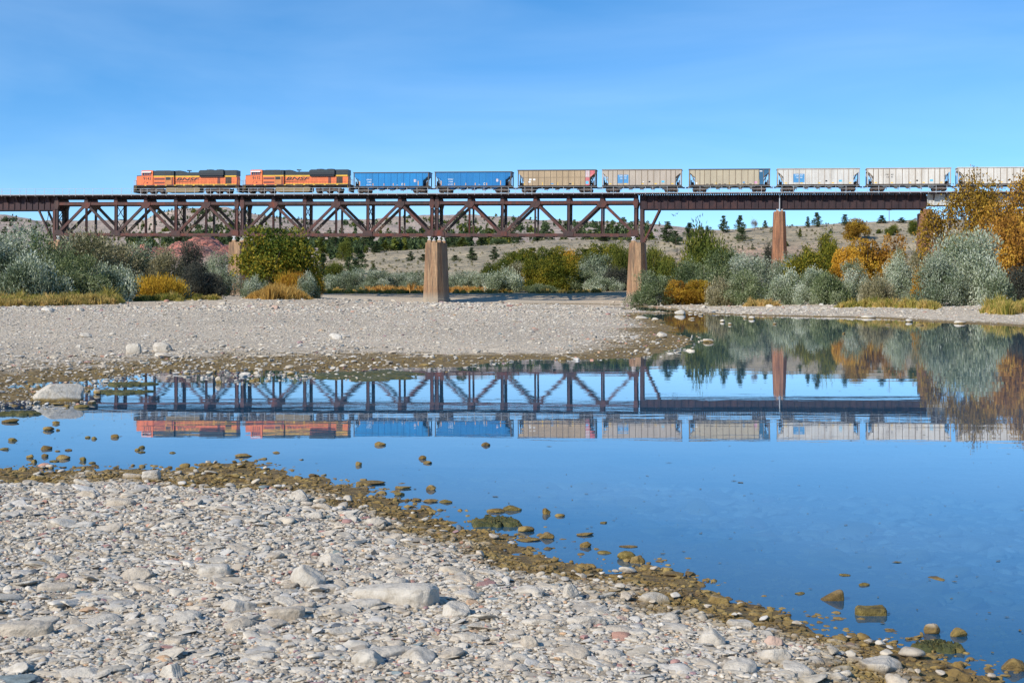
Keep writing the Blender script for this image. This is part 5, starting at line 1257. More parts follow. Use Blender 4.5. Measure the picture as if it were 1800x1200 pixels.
cars = [  # (left px of body, right px, height, ...)
 (621, 754, 4.02, 'c_blue', 'c_dark', 'c_blue2', 'blue coal hopper directly behind the second locomotive', 'blue', ('OWAX', '1183')),
 (765, 898, 4.04, 'c_blue2', 'c_dark', 'c_blue', 'blue coal hopper with dark patches, second of two blue ones', 'blue', ('OWAX', '1263')),
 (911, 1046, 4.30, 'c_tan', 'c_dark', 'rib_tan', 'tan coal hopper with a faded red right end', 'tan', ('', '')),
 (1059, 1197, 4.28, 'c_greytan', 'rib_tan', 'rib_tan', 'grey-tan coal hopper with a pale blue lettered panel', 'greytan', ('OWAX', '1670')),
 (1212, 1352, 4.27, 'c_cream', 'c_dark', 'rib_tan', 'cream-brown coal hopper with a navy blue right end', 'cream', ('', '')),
 (1367, 1510, 4.27, 'c_silver', 'c_greytan', 'c_greytan', 'silver coal hopper with a blue lettered panel', 'silver', ('OWAX', '1644')),
 (1525.5, 1670, 4.27, 'c_silver2', 'c_greytan', 'rib_tan', 'silver coal hopper with black letters beside the orange tree', 'silver2', ('OWAX', '1240')),
 (1685.5, 1832, 4.32, 'c_silver2', 'c_silver', 'rib_tan', 'bright silver coal hopper half hidden by the orange tree at the right edge', 'silver2', ('OWAX', '1252')),
]
for l, r_, H, a, b, c_, lab, st, tt in cars:
    hopper((txn(l, 0.65)+txn(r_, 0.65))/2, H, M[a], M[b], M[c_], lab, st, tt)

# ------------------------------------------------------------------ vegetation
def unit(v): return v/np.maximum(np.linalg.norm(v, axis=1, keepdims=True), 1e-6)
def leaf_mesh(name, P, A, length, width, q, shade):
    """diamond leaves: centre P, long axis A"""
    n = len(P); A = unit(A); B = unit(np.cross(A, q.normal(size=(n, 3))))
    l = (length*q.uniform(0.6, 1.4, n))[:, None]; w = (width*q.uniform(0.6, 1.4, n))[:, None]
    V = np.stack([P-A*l/2, P+B*w/2, P+A*l/2, P-B*w/2], 1).reshape(-1, 3)
    Fq = np.arange(4*n).reshape(n, 4)
    C = np.repeat(np.clip(shade, 0.01, 0.99), 4)[:, None]*np.ones((1, 3))
    return np_mesh(name, V, Fq, C)
def stems_mb(q, w, h, n, r0=0.10, lean=0.5):
    m = MB()
    for _ in range(n):
        a = q.uniform(0, 6.28); p = Vector((0, 0, -0.3)); d = Vector((math.cos(a)*lean, math.sin(a)*lean, 1)); rr_ = r0
        for s in range(4):
            p2 = p+d.normalized()*(h*0.21)+Vector(q.normal(0, 0.05*h, 3)); m.tube(p, p2, rr_, rr_*0.72, n=5, caps=False); p = p2; rr_ *= 0.72; d = d+Vector(q.normal(0, 0.25, 3)); d.z = max(d.z, 0.4)
    return m
def bush_meshes(seed, w, h, nblob, nleaf, ll, lw, up=0.6, blobr=(0.2, 0.34), shell=0.5, spike=0.0, sh_mean=0.5, round_=False, flatz=0.85):
    q = np.random.default_rng(seed)
    C = []; 
    for k in range(nblob):
        while True:
            p = q.uniform(-1, 1, 3); p[2] = abs(p[2])
            if p[0]**2+p[1]**2+(p[2])**2 < 1: break
        r_ = q.uniform(*blobr)*w
        top = h-r_*flatz
        c = np.array([p[0]*(w/2-r_*0.8), p[1]*(w/2-r_*0.8), r_*0.55+p[2]*(top-r_*0.55)*(1 if round_ else q.uniform(0.75, 1.0))])
        C.append((c, r_, q.normal(0, 0.17)))
    Ps, As, S = [], [], []
    vol = np.array([c[1]**2 for c in C]); vol = vol/vol.sum()
    for (c, r_, sv), fr in zip(C, vol):
        n = int(nleaf*fr)
        d = unit(q.normal(size=(n, 3))); rad = 1-np.abs(q.normal(0, 0.22, n))*shell*2
        lump = 1+0.22*np.sin(d@q.normal(size=3)*4+q.uniform(0, 6))+0.14*np.sin(d@q.normal(size=3)*9)
        P = c+d*(rad*lump*r_)[:, None]*np.array([1, 1, flatz])
        if spike: P += np.array([0, 0, 1])*(q.random(n)**4*spike)[:, None]+d*(q.random(n)**5*spike*0.7)[:, None]
        Ps.append(P); As.append(d*0.6+np.array([0, 0, up])+q.normal(0, 0.45, (n, 3)))
        cl = np.sin(P@q.normal(size=3)*1.6)*0.10
        S.append(sh_mean+sv+cl+q.normal(0, 0.17, n))
    P = np.concatenate(Ps); A = np.concatenate(As); S = np.concatenate(S)
    k = P[:, 2] > 0.02; P, A, S = P[k], A[k], S[k]
    hx = np.percentile(np.abs(P[:, :2]), 98); P[:, :2] *= (w/2)/hx; P[:, 2] *= h/np.percentile(P[:, 2], 99.3)
    return leaf_mesh('foliage', P, A, ll, lw, q, S), q
def make_kind(kind, n, **kw):
    out = []
    for i in range(n):
        fm, q = bush_meshes(hash_seed(kind)+i, **kw)
        sm = stems_mb(q, kw['w'], kw['h'], 7)
        me = bpy.data.meshes.new('stems'); me.from_pydata(sm.v, [], sm.f); me.materials.append(M['bark'])
        out.append((fm, me, kw['w'], kw['h']))
    return out
def hash_seed(s): return sum(ord(c)*(i+3) for i, c in enumerate(s)) % 9973
KIND = {}
KIND['olive'] = make_kind('olive', 5, w=9, h=8, nblob=38, nleaf=17000, ll=0.34, lw=0.14, up=0.7, spike=0.8, blobr=(0.08, 0.19), shell=0.6)
KIND['olive_low'] = make_kind('olive_low', 3, w=8, h=4.5, nblob=30, nleaf=12000, ll=0.32, lw=0.14, up=0.8, spike=0.7, blobr=(0.08, 0.17), shell=0.6)
KIND['round'] = make_kind('round', 3, w=9, h=8, nblob=44, nleaf=17000, ll=0.34, lw=0.24, up=0.2, blobr=(0.08, 0.18), shell=0.42)
KIND['willow'] = make_kind('willow', 2, w=9, h=3.6, nblob=16, nleaf=11000, ll=0.5, lw=0.09, up=1.8, spike=0.5, blobr=(0.14, 0.22), shell=0.9)
KIND['juniper'] = make_kind('juniper', 4, w=6, h=6, nblob=22, nleaf=8000, ll=0.34, lw=0.17, up=1.2, spike=0.8, blobr=(0.12, 0.22), shell=0.7)
def wood_leaf_tree(seed, h, spread, levels, nleaf, ll, lw, trunk_r, first=0.22, bare=False, sh=0.5, nb=(3, 4)):
    q = np.random.default_rng(seed); m = MB(); tips = []
    def grow(p, d, L, r_, lv):
        n = 3; pp = p; dd = d
        for s in range(n):
            dd = (dd+Vector(q.normal(0, 0.13, 3))+Vector((0, 0, 0.04))).normalized(); p2 = pp+dd*(L/n)
            m.tube(pp, p2, r_*(1-0.22*s/n), r_*(1-0.22*(s+1)/n), n=6 if lv < 2 else 4, caps=False)
            if lv >= levels-2: tips.append(((pp+p2)/2, lv))
            pp = p2
        if lv >= levels: tips.append((pp, lv)); return
        for k in range(q.integers(nb[0], nb[1]+1)):
            a = q.uniform(0, 6.28); tl = q.uniform(0.35, 0.85)*spread
            ax = dd.cross(Vector((math.cos(a), math.sin(a), 0.3))).normalized()
            nd = (dd*math.cos(tl)+ax*math.sin(tl)).normalized(); nd.z += 0.12; nd.normalize()
            grow(pp, nd, L*q.uniform(0.62, 0.85), r_*0.6, lv+1)
    for k in range(3):
        a = k*2.1+q.uniform(0, 1); grow(Vector((0.2*math.cos(a), 0.2*math.sin(a), -0.4)), Vector((0.42*math.cos(a)*spread, 0.42*math.sin(a)*spread, 1)).normalized(), h*first*q.uniform(0.9, 1.25), trunk_r, 0)
    T = np.array([t[0][:] for t in tips]); zmax = T[:, 2].max(); s = h/(zmax+0.4)
    wm = bpy.data.meshes.new('trunk'); wm.from_pydata([(v[0]*s, v[1]*s, v[2]*s) for v in m.v], [], m.f); wm.materials.append(M['bark'])
    T *= s; wd = 2*np.percentile(np.abs(T[:, :2]), 97)
    fm = None
    if not bare:
        idx = q.integers(0, len(T), nleaf); P = T[idx]+q.normal(0, 0.5, (nleaf, 3)); A = q.normal(size=(nleaf, 3)); 
        tv = q.normal(0, 0.14, len(T)); S = sh+tv[idx]+q.normal(0, 0.16, nleaf)
        fm = leaf_mesh('crown', P, A, ll, lw, q, S)
    return fm, wm, wd, h
KIND['bigtree'] = [wood_leaf_tree(5, 13, 1.0, 4, 21000, 0.30, 0.19, 0.26), wood_leaf_tree(9, 12, 1.05, 4, 22000, 0.30, 0.19, 0.24)]
KIND['smalltree'] = [wood_leaf_tree(15, 8, 1.1, 4, 14000, 0.32, 0.22, 0.18), wood_leaf_tree(19, 7, 1.15, 4, 13000, 0.32, 0.22, 0.16)]
KIND['baretree'] = [wood_leaf_tree(25, 7, 1.0, 5, 2500, 0.25, 0.12, 0.10, nb=(2, 4))]
def conifer_mesh(seed, h, w, n, ll, lw, irregular=0.3, base=0.15, nwh=12):
    q = np.random.default_rng(seed); Ps, As, S = [], [], []
    m = MB(); m.tube((0, 0, -0.4), (0, 0, h*0.93), h*0.022, h*0.005, n=6, caps=False)
    for k in range(nwh):
        f_ = base+(1-base)*(k+q.uniform(-0.3, 0.3))/nwh; z = f_*h
        R_ = w/2*(1-f_)**0.62*1.1*(0.75 if f_ < base+0.12 else 1)
        for b_ in range(q.integers(3, 6)):
            a = q.uniform(0, 6.28); rr_ = R_*q.uniform(1-irregular*1.6, 1.12); rr_ = max(rr_, 0.08*w)
            c = np.array([math.cos(a)*rr_*0.62, math.sin(a)*rr_*0.62, z]); cr = max(0.09*w, rr_*0.45)
            nn_ = int(n/(nwh*4)*(0.5+rr_/(w/2)))
            d = unit(q.normal(size=(nn_, 3))); P = c+d*(cr*q.uniform(0.5, 1.05, nn_))[:, None]*np.array([1.1, 1.1, 0.55])
            Ps.append(P); As.append(d+np.array([math.cos(a), math.sin(a), 0.5])*0.6); S.append(q.normal(0.45, 0.16)+q.normal(0, 0.14, nn_))
            if rr_ > 0.2*w: m.tube((0, 0, z-0.05*h), (c[0], c[1], z), h*0.006, h*0.002, n=4, caps=False)
    wm = bpy.data.meshes.new('trunk'); wm.from_pydata(m.v, [], m.f); wm.materials.append(M['bark_pine'])
    return leaf_mesh('crown', np.concatenate(Ps), np.concatenate(As), ll, lw, q, np.concatenate(S)), wm, w, h
KIND['pine'] = [conifer_mesh(30+i, 9, 6.0+0.5*i, 4200, 0.42, 0.2, 0.45, 0.12) for i in range(4)]
KIND['pine_far'] = [conifer_mesh(50+i, 8, 5.5, 560, 1.0, 0.55, 0.4, 0.08, 7) for i in range(5)]
KIND['scrub_far'] = []
for i in range(4):
    fm, q = bush_meshes(700+i, 5, 4.0, 8, 420, 0.9, 0.6, blobr=(0.2, 0.3)); 
    sm = stems_mb(q, 5, 3.5, 2, 0.15); me_ = bpy.data.meshes.new('stems'); me_.from_pydata(sm.v, [], sm.f); me_.materials.append(M['bark']); KIND['scrub_far'].append((fm, me_, 5, 4.0))
_mcache = {}
def plant(name, kind, var, mat, p, w, h, label, cat, group=None, rotz=None, part=('crown', 'trunk'), root_bark=None):
    fm, wm, bw, bh = KIND[kind][var % len(KIND[kind])]
    if fm is not None:
        key = (fm.name, mat)
        if key not in _mcache:
            c = fm if not fm.materials else fm.copy()
            c.materials.clear(); c.materials.append(M[mat]); _mcache[key] = c
        fmm = _mcache[key]
    root = empty(name, p, (0, 0, rotz if rotz is not None else random.uniform(0, 6.28))); root.scale = (w/bw, w/bw, h/bh)
    if fm is not None: link(part[0], fmm, root)
    link(part[1], wm, root)
    return tag(root, label, cat, group)
def veg(name, kind, var, mat, x, ytop, wpx, Yd, label, cat='bush', group=None, sink=0.15, part=('foliage', 'stems')):
    p = at(x, Yd); h = (HZ-ytop)/F*Yd+CAMH-p.z; p.z -= sink
    plant(name, kind, var, mat, p, wpx/F*Yd, h+sink, label, cat, group, part=part)
OB = 'olive_bush'
T = [ # kind, var, mat, x, ytop, w, Y, name, label
 ('olive',0,'silver',-45,412,150,205,OB,'silver bush cut by the left picture edge'),
 ('olive',1,'silver',22,404,140,214,OB,'tallest silver-green bush at the far left, below the hill'),
 ('olive',2,'greenolive',92,420,130,204,OB,'green-grey bush in front of the left steel bent'),
 ('olive',3,'silver_tan',152,412,120,226,OB,'tall tan-tinged bush below the left truss end'),
 ('olive_low',0,'silver',52,452,120,187,OB,'low silver bush behind the dry grass at far left'),
 ('olive',4,'greenolive',128,450,110,192,OB,'silver bush behind the middle of the dry grass bank'),
 ('olive',0,'silver_tan',196,424,100,236,OB,'tan and silver bush under the left truss panel'),
 ('olive_low',1,'silver',198,466,90,196,OB,'silver bush at the right end of the dry grass bank'),
 ('olive',2,'silver',246,430,90,242,OB,'grey-green bush above the golden willow on its left'),
 ('olive',1,'silver_tan',288,438,80,238,OB,'yellow-tinged bush directly above the golden willow'),
 ('olive_low',2,'silver',232,478,60,212,OB,'small silver bush touching the golden willow on its left'),
 ('olive',3,'darkbush',336,428,62,246,'dark_bush','tall dark grey bush below the red cliff'),
 ('olive',4,'silver',384,448,64,262,OB,'silver bush between the dark bush and the left pier'),
 ('olive_low',0,'silver',388,480,34,268,OB,'low silver bush at the foot of the left pier'),
 ('olive',2,'darkbush',338,466,56,220,'dark_bush','blackish bush with a shadowed base right of the golden willow'),
 ('round',1,'darkbush',368,482,52,222,'dark_bush','rounded dark olive bush on the dark green grass'),
 ('olive_low',1,'silver',316,490,40,212,OB,'thin silver bush touching the golden willow on its right'),
 ('willow',0,'gold',276,486,94,208,'willow_bush','bright golden willow bush on the left bank'),
 ('round',0,'fullgreen',486,404,132,247,'broadleaf_tree','big rounded green-yellow tree in front of the left pier'),
 ('olive_low',2,'silver',446,488,46,232,OB,'silver bush at the left foot of the green-yellow tree'),
 ('olive_low',0,'silver',540,482,44,236,OB,'silver bush at the right foot of the green-yellow tree'),
 ('willow',1,'orange',512,480,60,238,'willow_bush','thin orange bush under the green-yellow tree'),
 ('juniper',0,'orange',556,488,26,262,'willow_bush','small rust bush right of the green-yellow tree'),
 ('olive_low',1,'silver',580,484,60,324,OB,'small silver bush at the left end of the middle row'),
 ('olive',1,'silver',622,474,62,326,OB,'pale silver bush below the large pine'),
 ('olive',3,'silver',662,476,60,324,OB,'silver bush left in the middle row, right of the one below the pine'),
 ('olive',0,'silver',700,480,62,328,OB,'tan-tinged bush in the middle row left of the central pier'),
 ('olive',4,'silver',738,479,64,324,OB,'silver bush just left of the central pier'),
 ('olive',2,'silver',800,480,70,326,OB,'silver bush just right of the central pier'),
 ('olive',1,'silver',838,478,64,324,OB,'second silver bush right of the central pier'),
 ('olive_low',2,'silver',884,474,78,309,OB,'broad silver bush low on the bank right of the central pier'),
 ('olive',3,'silver_tan',905,464,62,330,OB,'tan-grey bush above the broad silver bush'),
 ('round',2,'yellowgreen',945,458,62,318,'shrub','green-yellow shrub on the bank right of the tan-grey bush'),
 ('round',0,'yellowgreen',985,452,66,313,'shrub','olive-yellow shrub in mid bank'),
 ('round',1,'juniper',955,480,56,317,'shrub','dark green shrub low on the bank'),
 ('olive_low',0,'greenolive',952,500,60,307,OB,'low grey bush at the water edge of the bank'),
 ('juniper',2,'yellowgreen',984,490,40,311,'shrub','upright green-yellow shrub at the foot of the bank'),
 ('olive',4,'silver',1052,449,84,318,OB,'tall grey bush on the bank left of the right truss pier'),
 ('olive',0,'greenolive',1018,476,64,313,OB,'grey-green bush left of the tall grey bush'),
 ('olive',2,'darkbush',1085,470,62,311,'dark_bush','dark bush in the hollow beside the right truss pier'),
 ('olive_low',1,'silver',1066,488,70,307,OB,'low grey bush in front of the dark bush'),
 ('juniper',1,'juniper',1143,436,36,300,'juniper','dark green juniper right behind the right truss pier'),
 ('juniper',3,'juniper',1088,428,30,318,'juniper','dark green juniper left behind the right truss pier'),
 ('olive',1,'greenolive',1150,480,86,215,OB,'green-silver bush at the foot of the right truss pier'),
 ('juniper',2,'juniper',1178,456,40,250,'juniper','small juniper right of the right truss pier'),
 ('juniper',0,'juniper',1238,402,70,262,'juniper','large olive-green juniper rising over the right bank'),
 ('juniper',3,'juniper',1262,424,64,258,'juniper','olive-green juniper beside the large one'),
 ('juniper',1,'juniper',1218,452,50,240,'juniper','round juniper under the large juniper'),
 ('olive',3,'greenolive',1212,462,84,222,OB,'grey-green bush above the orange shrubs'),
 ('olive',4,'greenolive',1268,440,86,218,OB,'tall silver-green bush right of the large juniper'),
 ('olive',0,'silver',1318,450,84,212,OB,'tall silver bush left of the slender pier'),
 ('olive_low',2,'silver_tan',1272,492,70,190,OB,'tan-green bush on the sand right of the orange shrubs'),
 ('olive',2,'greenolive',1310,478,76,188,OB,'silver-green bush on the sand left of the slender pier'),
 ('round',0,'orange',1190,494,46,214,'shrub','orange shrub on the sand bank, left of two'),
 ('round',1,'orange',1228,494,50,214,'shrub','orange shrub on the sand bank, right of two'),
 ('juniper',2,'darkbush',1352,432,24,272,'juniper','small black-green juniper left of the slender pier'),
 ('olive',1,'silver',1378,452,56,236,OB,'pale silver bush hiding the foot of the slender pier'),
 ('olive_low',0,'silver',1384,478,72,178,OB,'low silver bush in front of the slender pier'),
 ('olive',3,'silver',1432,474,72,172,OB,'silver bush on the sand below the green-yellow tree'),
 ('olive_low',1,'greenolive',1462,482,70,166,OB,'silver bush right of the one below the green-yellow tree'),
 ('olive',4,'silver',1498,462,58,168,OB,'silver-white bush below the orange round tree'),
 ('olive',2,'silver',1576,446,64,160,OB,'silver bush left of the biggest silver bush'),
 ('olive_low',2,'silver_tan',1540,486,66,152,OB,'grey twiggy bush near the bank grass'),
 ('juniper',3,'orange',1524,482,40,170,'shrub','rust-brown shrub between two silver bushes'),
 ('juniper',1,'orange',1628,470,44,138,'shrub','rust-brown shrub left of the biggest silver bush'),
 ('olive',0,'silver',1700,410,132,136,OB,'biggest silver-green bush at the right'),
 ('olive',1,'silver',1648,448,86,134,OB,'silver-green bush joined to the biggest one on its left'),
 ('olive_low',0,'silver',1742,462,76,132,OB,'silver bush joined to the biggest one on its right'),
 ('olive',3,'darkbush',1800,470,90,150,'dark_bush','dark bush at the right picture edge'),
 ('round',2,'amber',1776,388,104,156,'autumn_shrub','orange leafy shrub below the big tree at the right edge'),
 ('round',1,'amber',1850,370,110,160,'autumn_shrub','orange shrub running out of the right picture edge'),
 ('round',0,'orange',1522,424,84,224,'autumn_shrub','rounded bright orange shrub tree'),
 ('round',1,'gold',1488,440,56,218,'autumn_shrub','yellow-orange shrub left of the bright orange one'),
 ('round',2,'amber',1568,418,54,222,'autumn_shrub','dull orange shrub right of the bright orange one'),
 ('round',0,'amber',1506,386,42,408,'autumn_shrub','rust coloured conical bush on the ridge'),
 ('juniper',1,'juniper',1568,396,22,415,'juniper','small bright green juniper on the ridge left of the end pier'),
 ('juniper',2,'juniper',1606,388,20,415,'juniper','small juniper on the ridge beside the end pier'),
 ('olive',4,'silver_tan',1626,444,76,186,OB,'tan bush in front of the brick-red end pier'),
 ('juniper',3,'yellowgreen',1672,418,50,200,'shrub','green shrub below the big orange tree'),
]
for k, v, mt, x, yt, w, Yd, nm, lab in T:
    veg(nm, k, v, mt, x, yt, w, Yd, lab, 'tree' if nm == 'broadleaf_tree' else ('juniper' if nm == 'juniper' else 'bush'), {'olive_bush': 'silvery bushes along the banks', 'juniper': 'junipers on the bank', 'dark_bush': 'dark bushes'}.get(nm), part=('foliage', 'stems') if nm != 'broadleaf_tree' else ('crown', 'trunk'))
TP = ('crown', 'trunk')
veg('autumn_tree', 'bigtree', 0, 'amber', 1726, 298, 156, 178, 'big sparse orange tree with dark forked limbs in front of the bridge', 'tree', part=TP)
veg('autumn_tree', 'bigtree', 1, 'amber', 1812, 292, 150, 172, 'tall orange tree cut by the right picture edge', 'tree', part=TP)
veg('broadleaf_tree', 'smalltree', 0, 'yellowgreen', 1446, 402, 92, 226, 'green-yellow tree with dark limbs right of the slender pier', 'tree', part=TP)
veg('broadleaf_tree', 'smalltree', 1, 'yellowgreen', 1410, 440, 66, 214, 'low green-yellow tree touching the slender pier bushes', 'tree', part=TP)
veg('bare_tree', 'baretree', 0, 'orange', 1586, 432, 46, 196, 'nearly bare grey twiggy tree left of the end pier', 'tree', part=TP)
veg('bare_tree', 'baretree', 0, 'orange', 1676, 410, 50, 200, 'sparse twiggy tree just right of the end pier', 'tree', part=TP)
# pines on the ridge and bench
PN = [(1172,388,38,455,'spreading dark pine on the left end of the ridge'),(1188,405,26,440,'low pine tucked under the spreading one'),(1212,390,28,450,'bushy pine left of the skyline gap'),(1233,398,10,470,'thin broken pine stub on the skyline'),
 (1244,398,16,470,'small round pine on the skyline'),(1272,378,24,462,'neat conical pine on the skyline'),(1301,377,24,460,'ragged grey-green pine on the skyline'),(1305,398,30,430,'wide pine below the ragged skyline one'),
 (1345,387,14,470,'small pine just left of the slender pier'),(1420,380,14,462,'slim pine, left of two near the middle of the ridge'),(1436,372,22,462,'taller pine, right of two near the middle of the ridge'),
 (1485,376,26,460,'blue-green pine left of the rust conical bush'),(1550,378,24,462,'blue-green pine left of the utility pole'),(1585,382,22,462,'blue-green pine right of the utility pole'),(1406,400,12,430,'small round green bush on the ridge slope'),
 (630,432,58,385,'largest dark pine on the left bench'),(655,462,26,360,'small green conifer at the foot of the largest pine'),(567,444,34,372,'tall columnar pine left of the largest pine'),(590,466,36,355,'olive conifer between the columnar and largest pines'),
 (612,450,26,370,'conifer touching the left of the largest pine'),(660,428,36,470,'pine above and right of the largest pine'),(722,441,20,425,'lone small pine on the grassy bench'),(744,446,22,425,'low conifer next to the central pier'),
 (800,448,30,425,'low conifer right of the central pier'),(830,434,26,420,'dense conifer, left of a pair in the middle field'),(869,433,22,418,'conical conifer, right of a pair in the middle field'),(905,440,30,405,'olive conifer on the bench edge'),
 (935,434,44,400,'broad olive tree clump on the bench edge'),(972,438,28,398,'conifer right of the broad clump'),(1000,440,24,396,'small conifer on the right bench edge'),(1030,436,50,392,'spreading yellow-green conifer on the bench edge'),(1060,432,36,388,'dense conifer on the bench edge near the right truss pier'),
 (1062,415,34,470,'dark pine under the right truss chord'),(1110,420,20,470,'small pine seen through the right bent'),(1085,395,32,700,'tall thin pine on the slope behind the right truss end'),
 (795,420,30,520,'pine clump under the truss near the central pier'),(575,420,36,560,'pine on the slope right of the green-yellow tree')]
for i, (x, yt, w, Yd, lab) in enumerate(PN):
    mt = 'juniper' if any(s in lab for s in ('olive', 'yellow-green', 'green conifer', 'round green')) else 'pine'
    veg('pine_tree', 'pine', i, mt, x, yt, w, Yd, lab, 'pine tree', 'pines on the ridge and bench', part=TP)
veg('dead_tree', 'baretree', 0, 'twig', 1325, 383, 14, 462, 'leafless dead tree on the skyline', 'tree', part=TP)
BE = [(566,418,30,470,'pine','juniper'),(590,408,34,520,'pine','pine'),(608,424,26,455,'juniper','juniper'),(640,410,30,540,'pine','pine'),(676,424,32,480,'pine','juniper'),(700,416,26,520,'pine','pine'),
 (716,426,26,500,'juniper','pine'),(786,422,30,500,'pine','pine'),(812,416,30,520,'pine','juniper'),(846,418,34,530,'pine','pine'),(880,420,30,520,'juniper','pine'),(912,414,30,540,'pine','pine'),
 (898,446,44,352,'round','juniper'),(922,440,46,350,'round','fullgreen'),(948,438,54,348,'round','juniper'),(978,436,50,352,'round','yellowgreen'),(1006,442,40,350,'juniper','gold'),(1028,438,50,350,'round','yellowgreen'),
 (1050,430,48,356,'round','juniper'),(1078,432,44,352,'round','fullgreen'),(1104,436,40,345,'juniper','juniper'),(1150,440,44,330,'juniper','juniper'),(1172,452,36,320,'round','fullgreen'),(880,458,36,345,'round','juniper'),
 (862,464,34,340,'round','juniper'),(545,470,40,345,'round','juniper'),(592,462,36,350,'juniper','juniper')]
for i, (x, yt, w, Yd, kd, mt) in enumerate(BE):
    lab = '%s %s %s' % (('low', 'rounded', 'bushy')[i % 3], {'juniper': 'olive green', 'pine': 'dark green', 'fullgreen': 'fresh green', 'yellowgreen': 'yellow-green', 'gold': 'golden'}[mt], 'conifer' if kd != 'round' else 'shrub tree')
    xs_l = 'left of the central pier' if x < 745 else ('right of the central pier' if x < 860 else ('on the bench edge in mid bank' if x < 1010 else 'on the bench edge near the right truss pier'))
    veg('shrub_tree' if kd == 'round' else 'conifer', kd, i, mt, x, yt, w, Yd, lab+' '+xs_l+(' below the truss' if yt < 430 else '')+(' behind the green-yellow shrub' if x == 948 else '')+(' at its far end' if x == 978 else ''), 'tree', 'trees along the bench edge', part=TP)
# far hillside conifers
qf = np.random.default_rng(5)
zones = [ # (n, x0, x1, Y0, Y1, hmin, hmax, label)
 (26, -60, 115, 900, 1450, 4, 9, 'small dark pine scattered on the hill at the far left'),
 (14, 120, 250, 1000, 1500, 3, 6, 'tiny dark shrub tree on the flat hill behind the left truss'),
 (60, 200, 560, 640, 1000, 4, 7.5, 'dark pine in the wooded draw behind the left truss chord'),
 (64, 250, 480, 1050, 1480, 3.5, 7, 'small juniper dotting the pale round hill behind the left truss'),
 (48, 520, 800, 560, 1000, 4, 8, 'dark pine on the wooded slope behind the middle truss'),
 (34, 560, 1160, 1450, 2350, 6, 11, 'far skyline pine on the distant ridge behind the trusses'),
 (44, 760, 1150, 560, 1300, 4, 9, 'dark pine on the wooded slope behind the right truss'),
 (40, 1180, 1700, 340, 455, 1.0, 2.6, 'small sagebrush on the dry ridge at the right'),
]
def hill_tree(x, Yd, h, label, grp, i):
    p = at(x, Yd); p.z -= 0.2
    if qf.random() < 0.62: plant('pine_tree', 'pine_far', i, 'pine', p, h*qf.uniform(0.55, 0.85), h, label, 'pine tree', grp, part=TP)
    else: plant('juniper', 'scrub_far', i, 'juniper' if qf.random() < 0.3 else 'pine', p, h*qf.uniform(0.8, 1.1), h*0.75, label.replace('pine', 'conifer'), 'juniper', grp, part=TP)
for n, x0, x1, Y0, Y1, h0, h1, lab in zones:
    for i in range(n):
        Yd = math.exp(qf.uniform(math.log(Y0), math.log(Y1)))
        hill_tree(qf.uniform(x0, x1), Yd, qf.uniform(h0, h1), lab, lab.split(' on the ')[-1].split(' in the ')[-1]+' trees', i)
# the rest of the hillside wood as one mass
def mass(name, pts, mat, label, cat):
    V0 = []; F0 = []; C0 = []; off = 0
    for (x, Yd, h, w) in pts:
        k = 46 if Yd < 900 else 26
        X_ = (x-900)/F*Yd
        d = unit(qf.normal(size=(k, 3))); P = np.array([0, 0, h*0.5])+d*np.array([w/2, w/2, h*0.55])*qf.uniform(0.4, 1.05, (k, 1))
        sh = 1-np.clip(P[:, 2]/h, 0, 1)*0.5; P[:, :2] *= sh[:, None]
        A = unit(qf.normal(size=(k, 3))+np.array([0, 0, 0.5])); B = unit(np.cross(A, qf.normal(size=(k, 3)))); l = 0.22*h; 
        V = np.stack([P-A*l, P+B*l*0.6, P+A*l, P-B*l*0.6], 1).reshape(-1, 3)+np.array([X_, Yd, 0])
        V0.append(V); F0.append(np.arange(4*k).reshape(k, 4)+off); off += 4*k; C0.append(np.repeat(np.clip(qf.normal(0.42, 0.16)+qf.normal(0, 0.12, k), 0, 1), 4))
    V = np.concatenate(V0); xy = np.array([((p[0]-900)/F*p[1], p[1]) for p in pts]); zz = ZT(xy[:, 0], xy[:, 1])
    reps = np.array([len(v) for v in V0]); V[:, 2] += np.repeat(zz, reps)
    C = np.concatenate(C0)[:, None]*np.ones((1, 3))
    return tag(link(name, np_mesh(name, V, np.concatenate(F0), C), None, M[mat]), label, cat, kind='stuff')
pts = []
def dens(x, Y): return vnoise(np.array([x*0.02]), np.array([Y*0.006]), 5)[0]
for n, x0, x1, Y0, Y1, h0, h1 in ((260,120,560,640,1000,2.5,6),(230,500,1160,560,1100,2.5,6),(240,600,1160,1100,2350,3,7),(200,-80,260,700,1450,1.5,3.5),(300,240,560,1000,1480,1.5,3.5),(90,560,760,480,640,2,4.5),(420,-80,1160,620,1500,1.2,3.4)):
    c_ = 0
    while c_ < n:
        Yd = math.exp(qf.uniform(math.log(Y0), math.log(Y1))); x = qf.uniform(x0, x1)
        if dens(x, Yd)+qf.normal(0, 0.15) < 0.45: continue
        h = qf.uniform(h0, h1); pts.append((x, Yd, h, h*qf.uniform(0.6, 1.0))); c_ += 1
pj = pts[::3]; pts = [p for i, p in enumerate(pts) if i % 3]
mass('hillside_juniper', pj, 'juniper', 'olive green juniper scrub sprinkled over the far hillsides', 'wood')
mass('hillside_wood', pts, 'pine', 'dark conifer scrub covering the far hillsides behind the bridge', 'wood')
pts = []
for _ in range(3200):
    Yd = math.exp(qf.uniform(math.log(330), math.log(800))); h = qf.uniform(0.25, 0.8); pts.append((qf.uniform(540, 1800), Yd, h, h*1.6))
mass('sagebrush', pts, 'silver_tan', 'low grey sagebrush dotting the dry slopes', 'sagebrush')

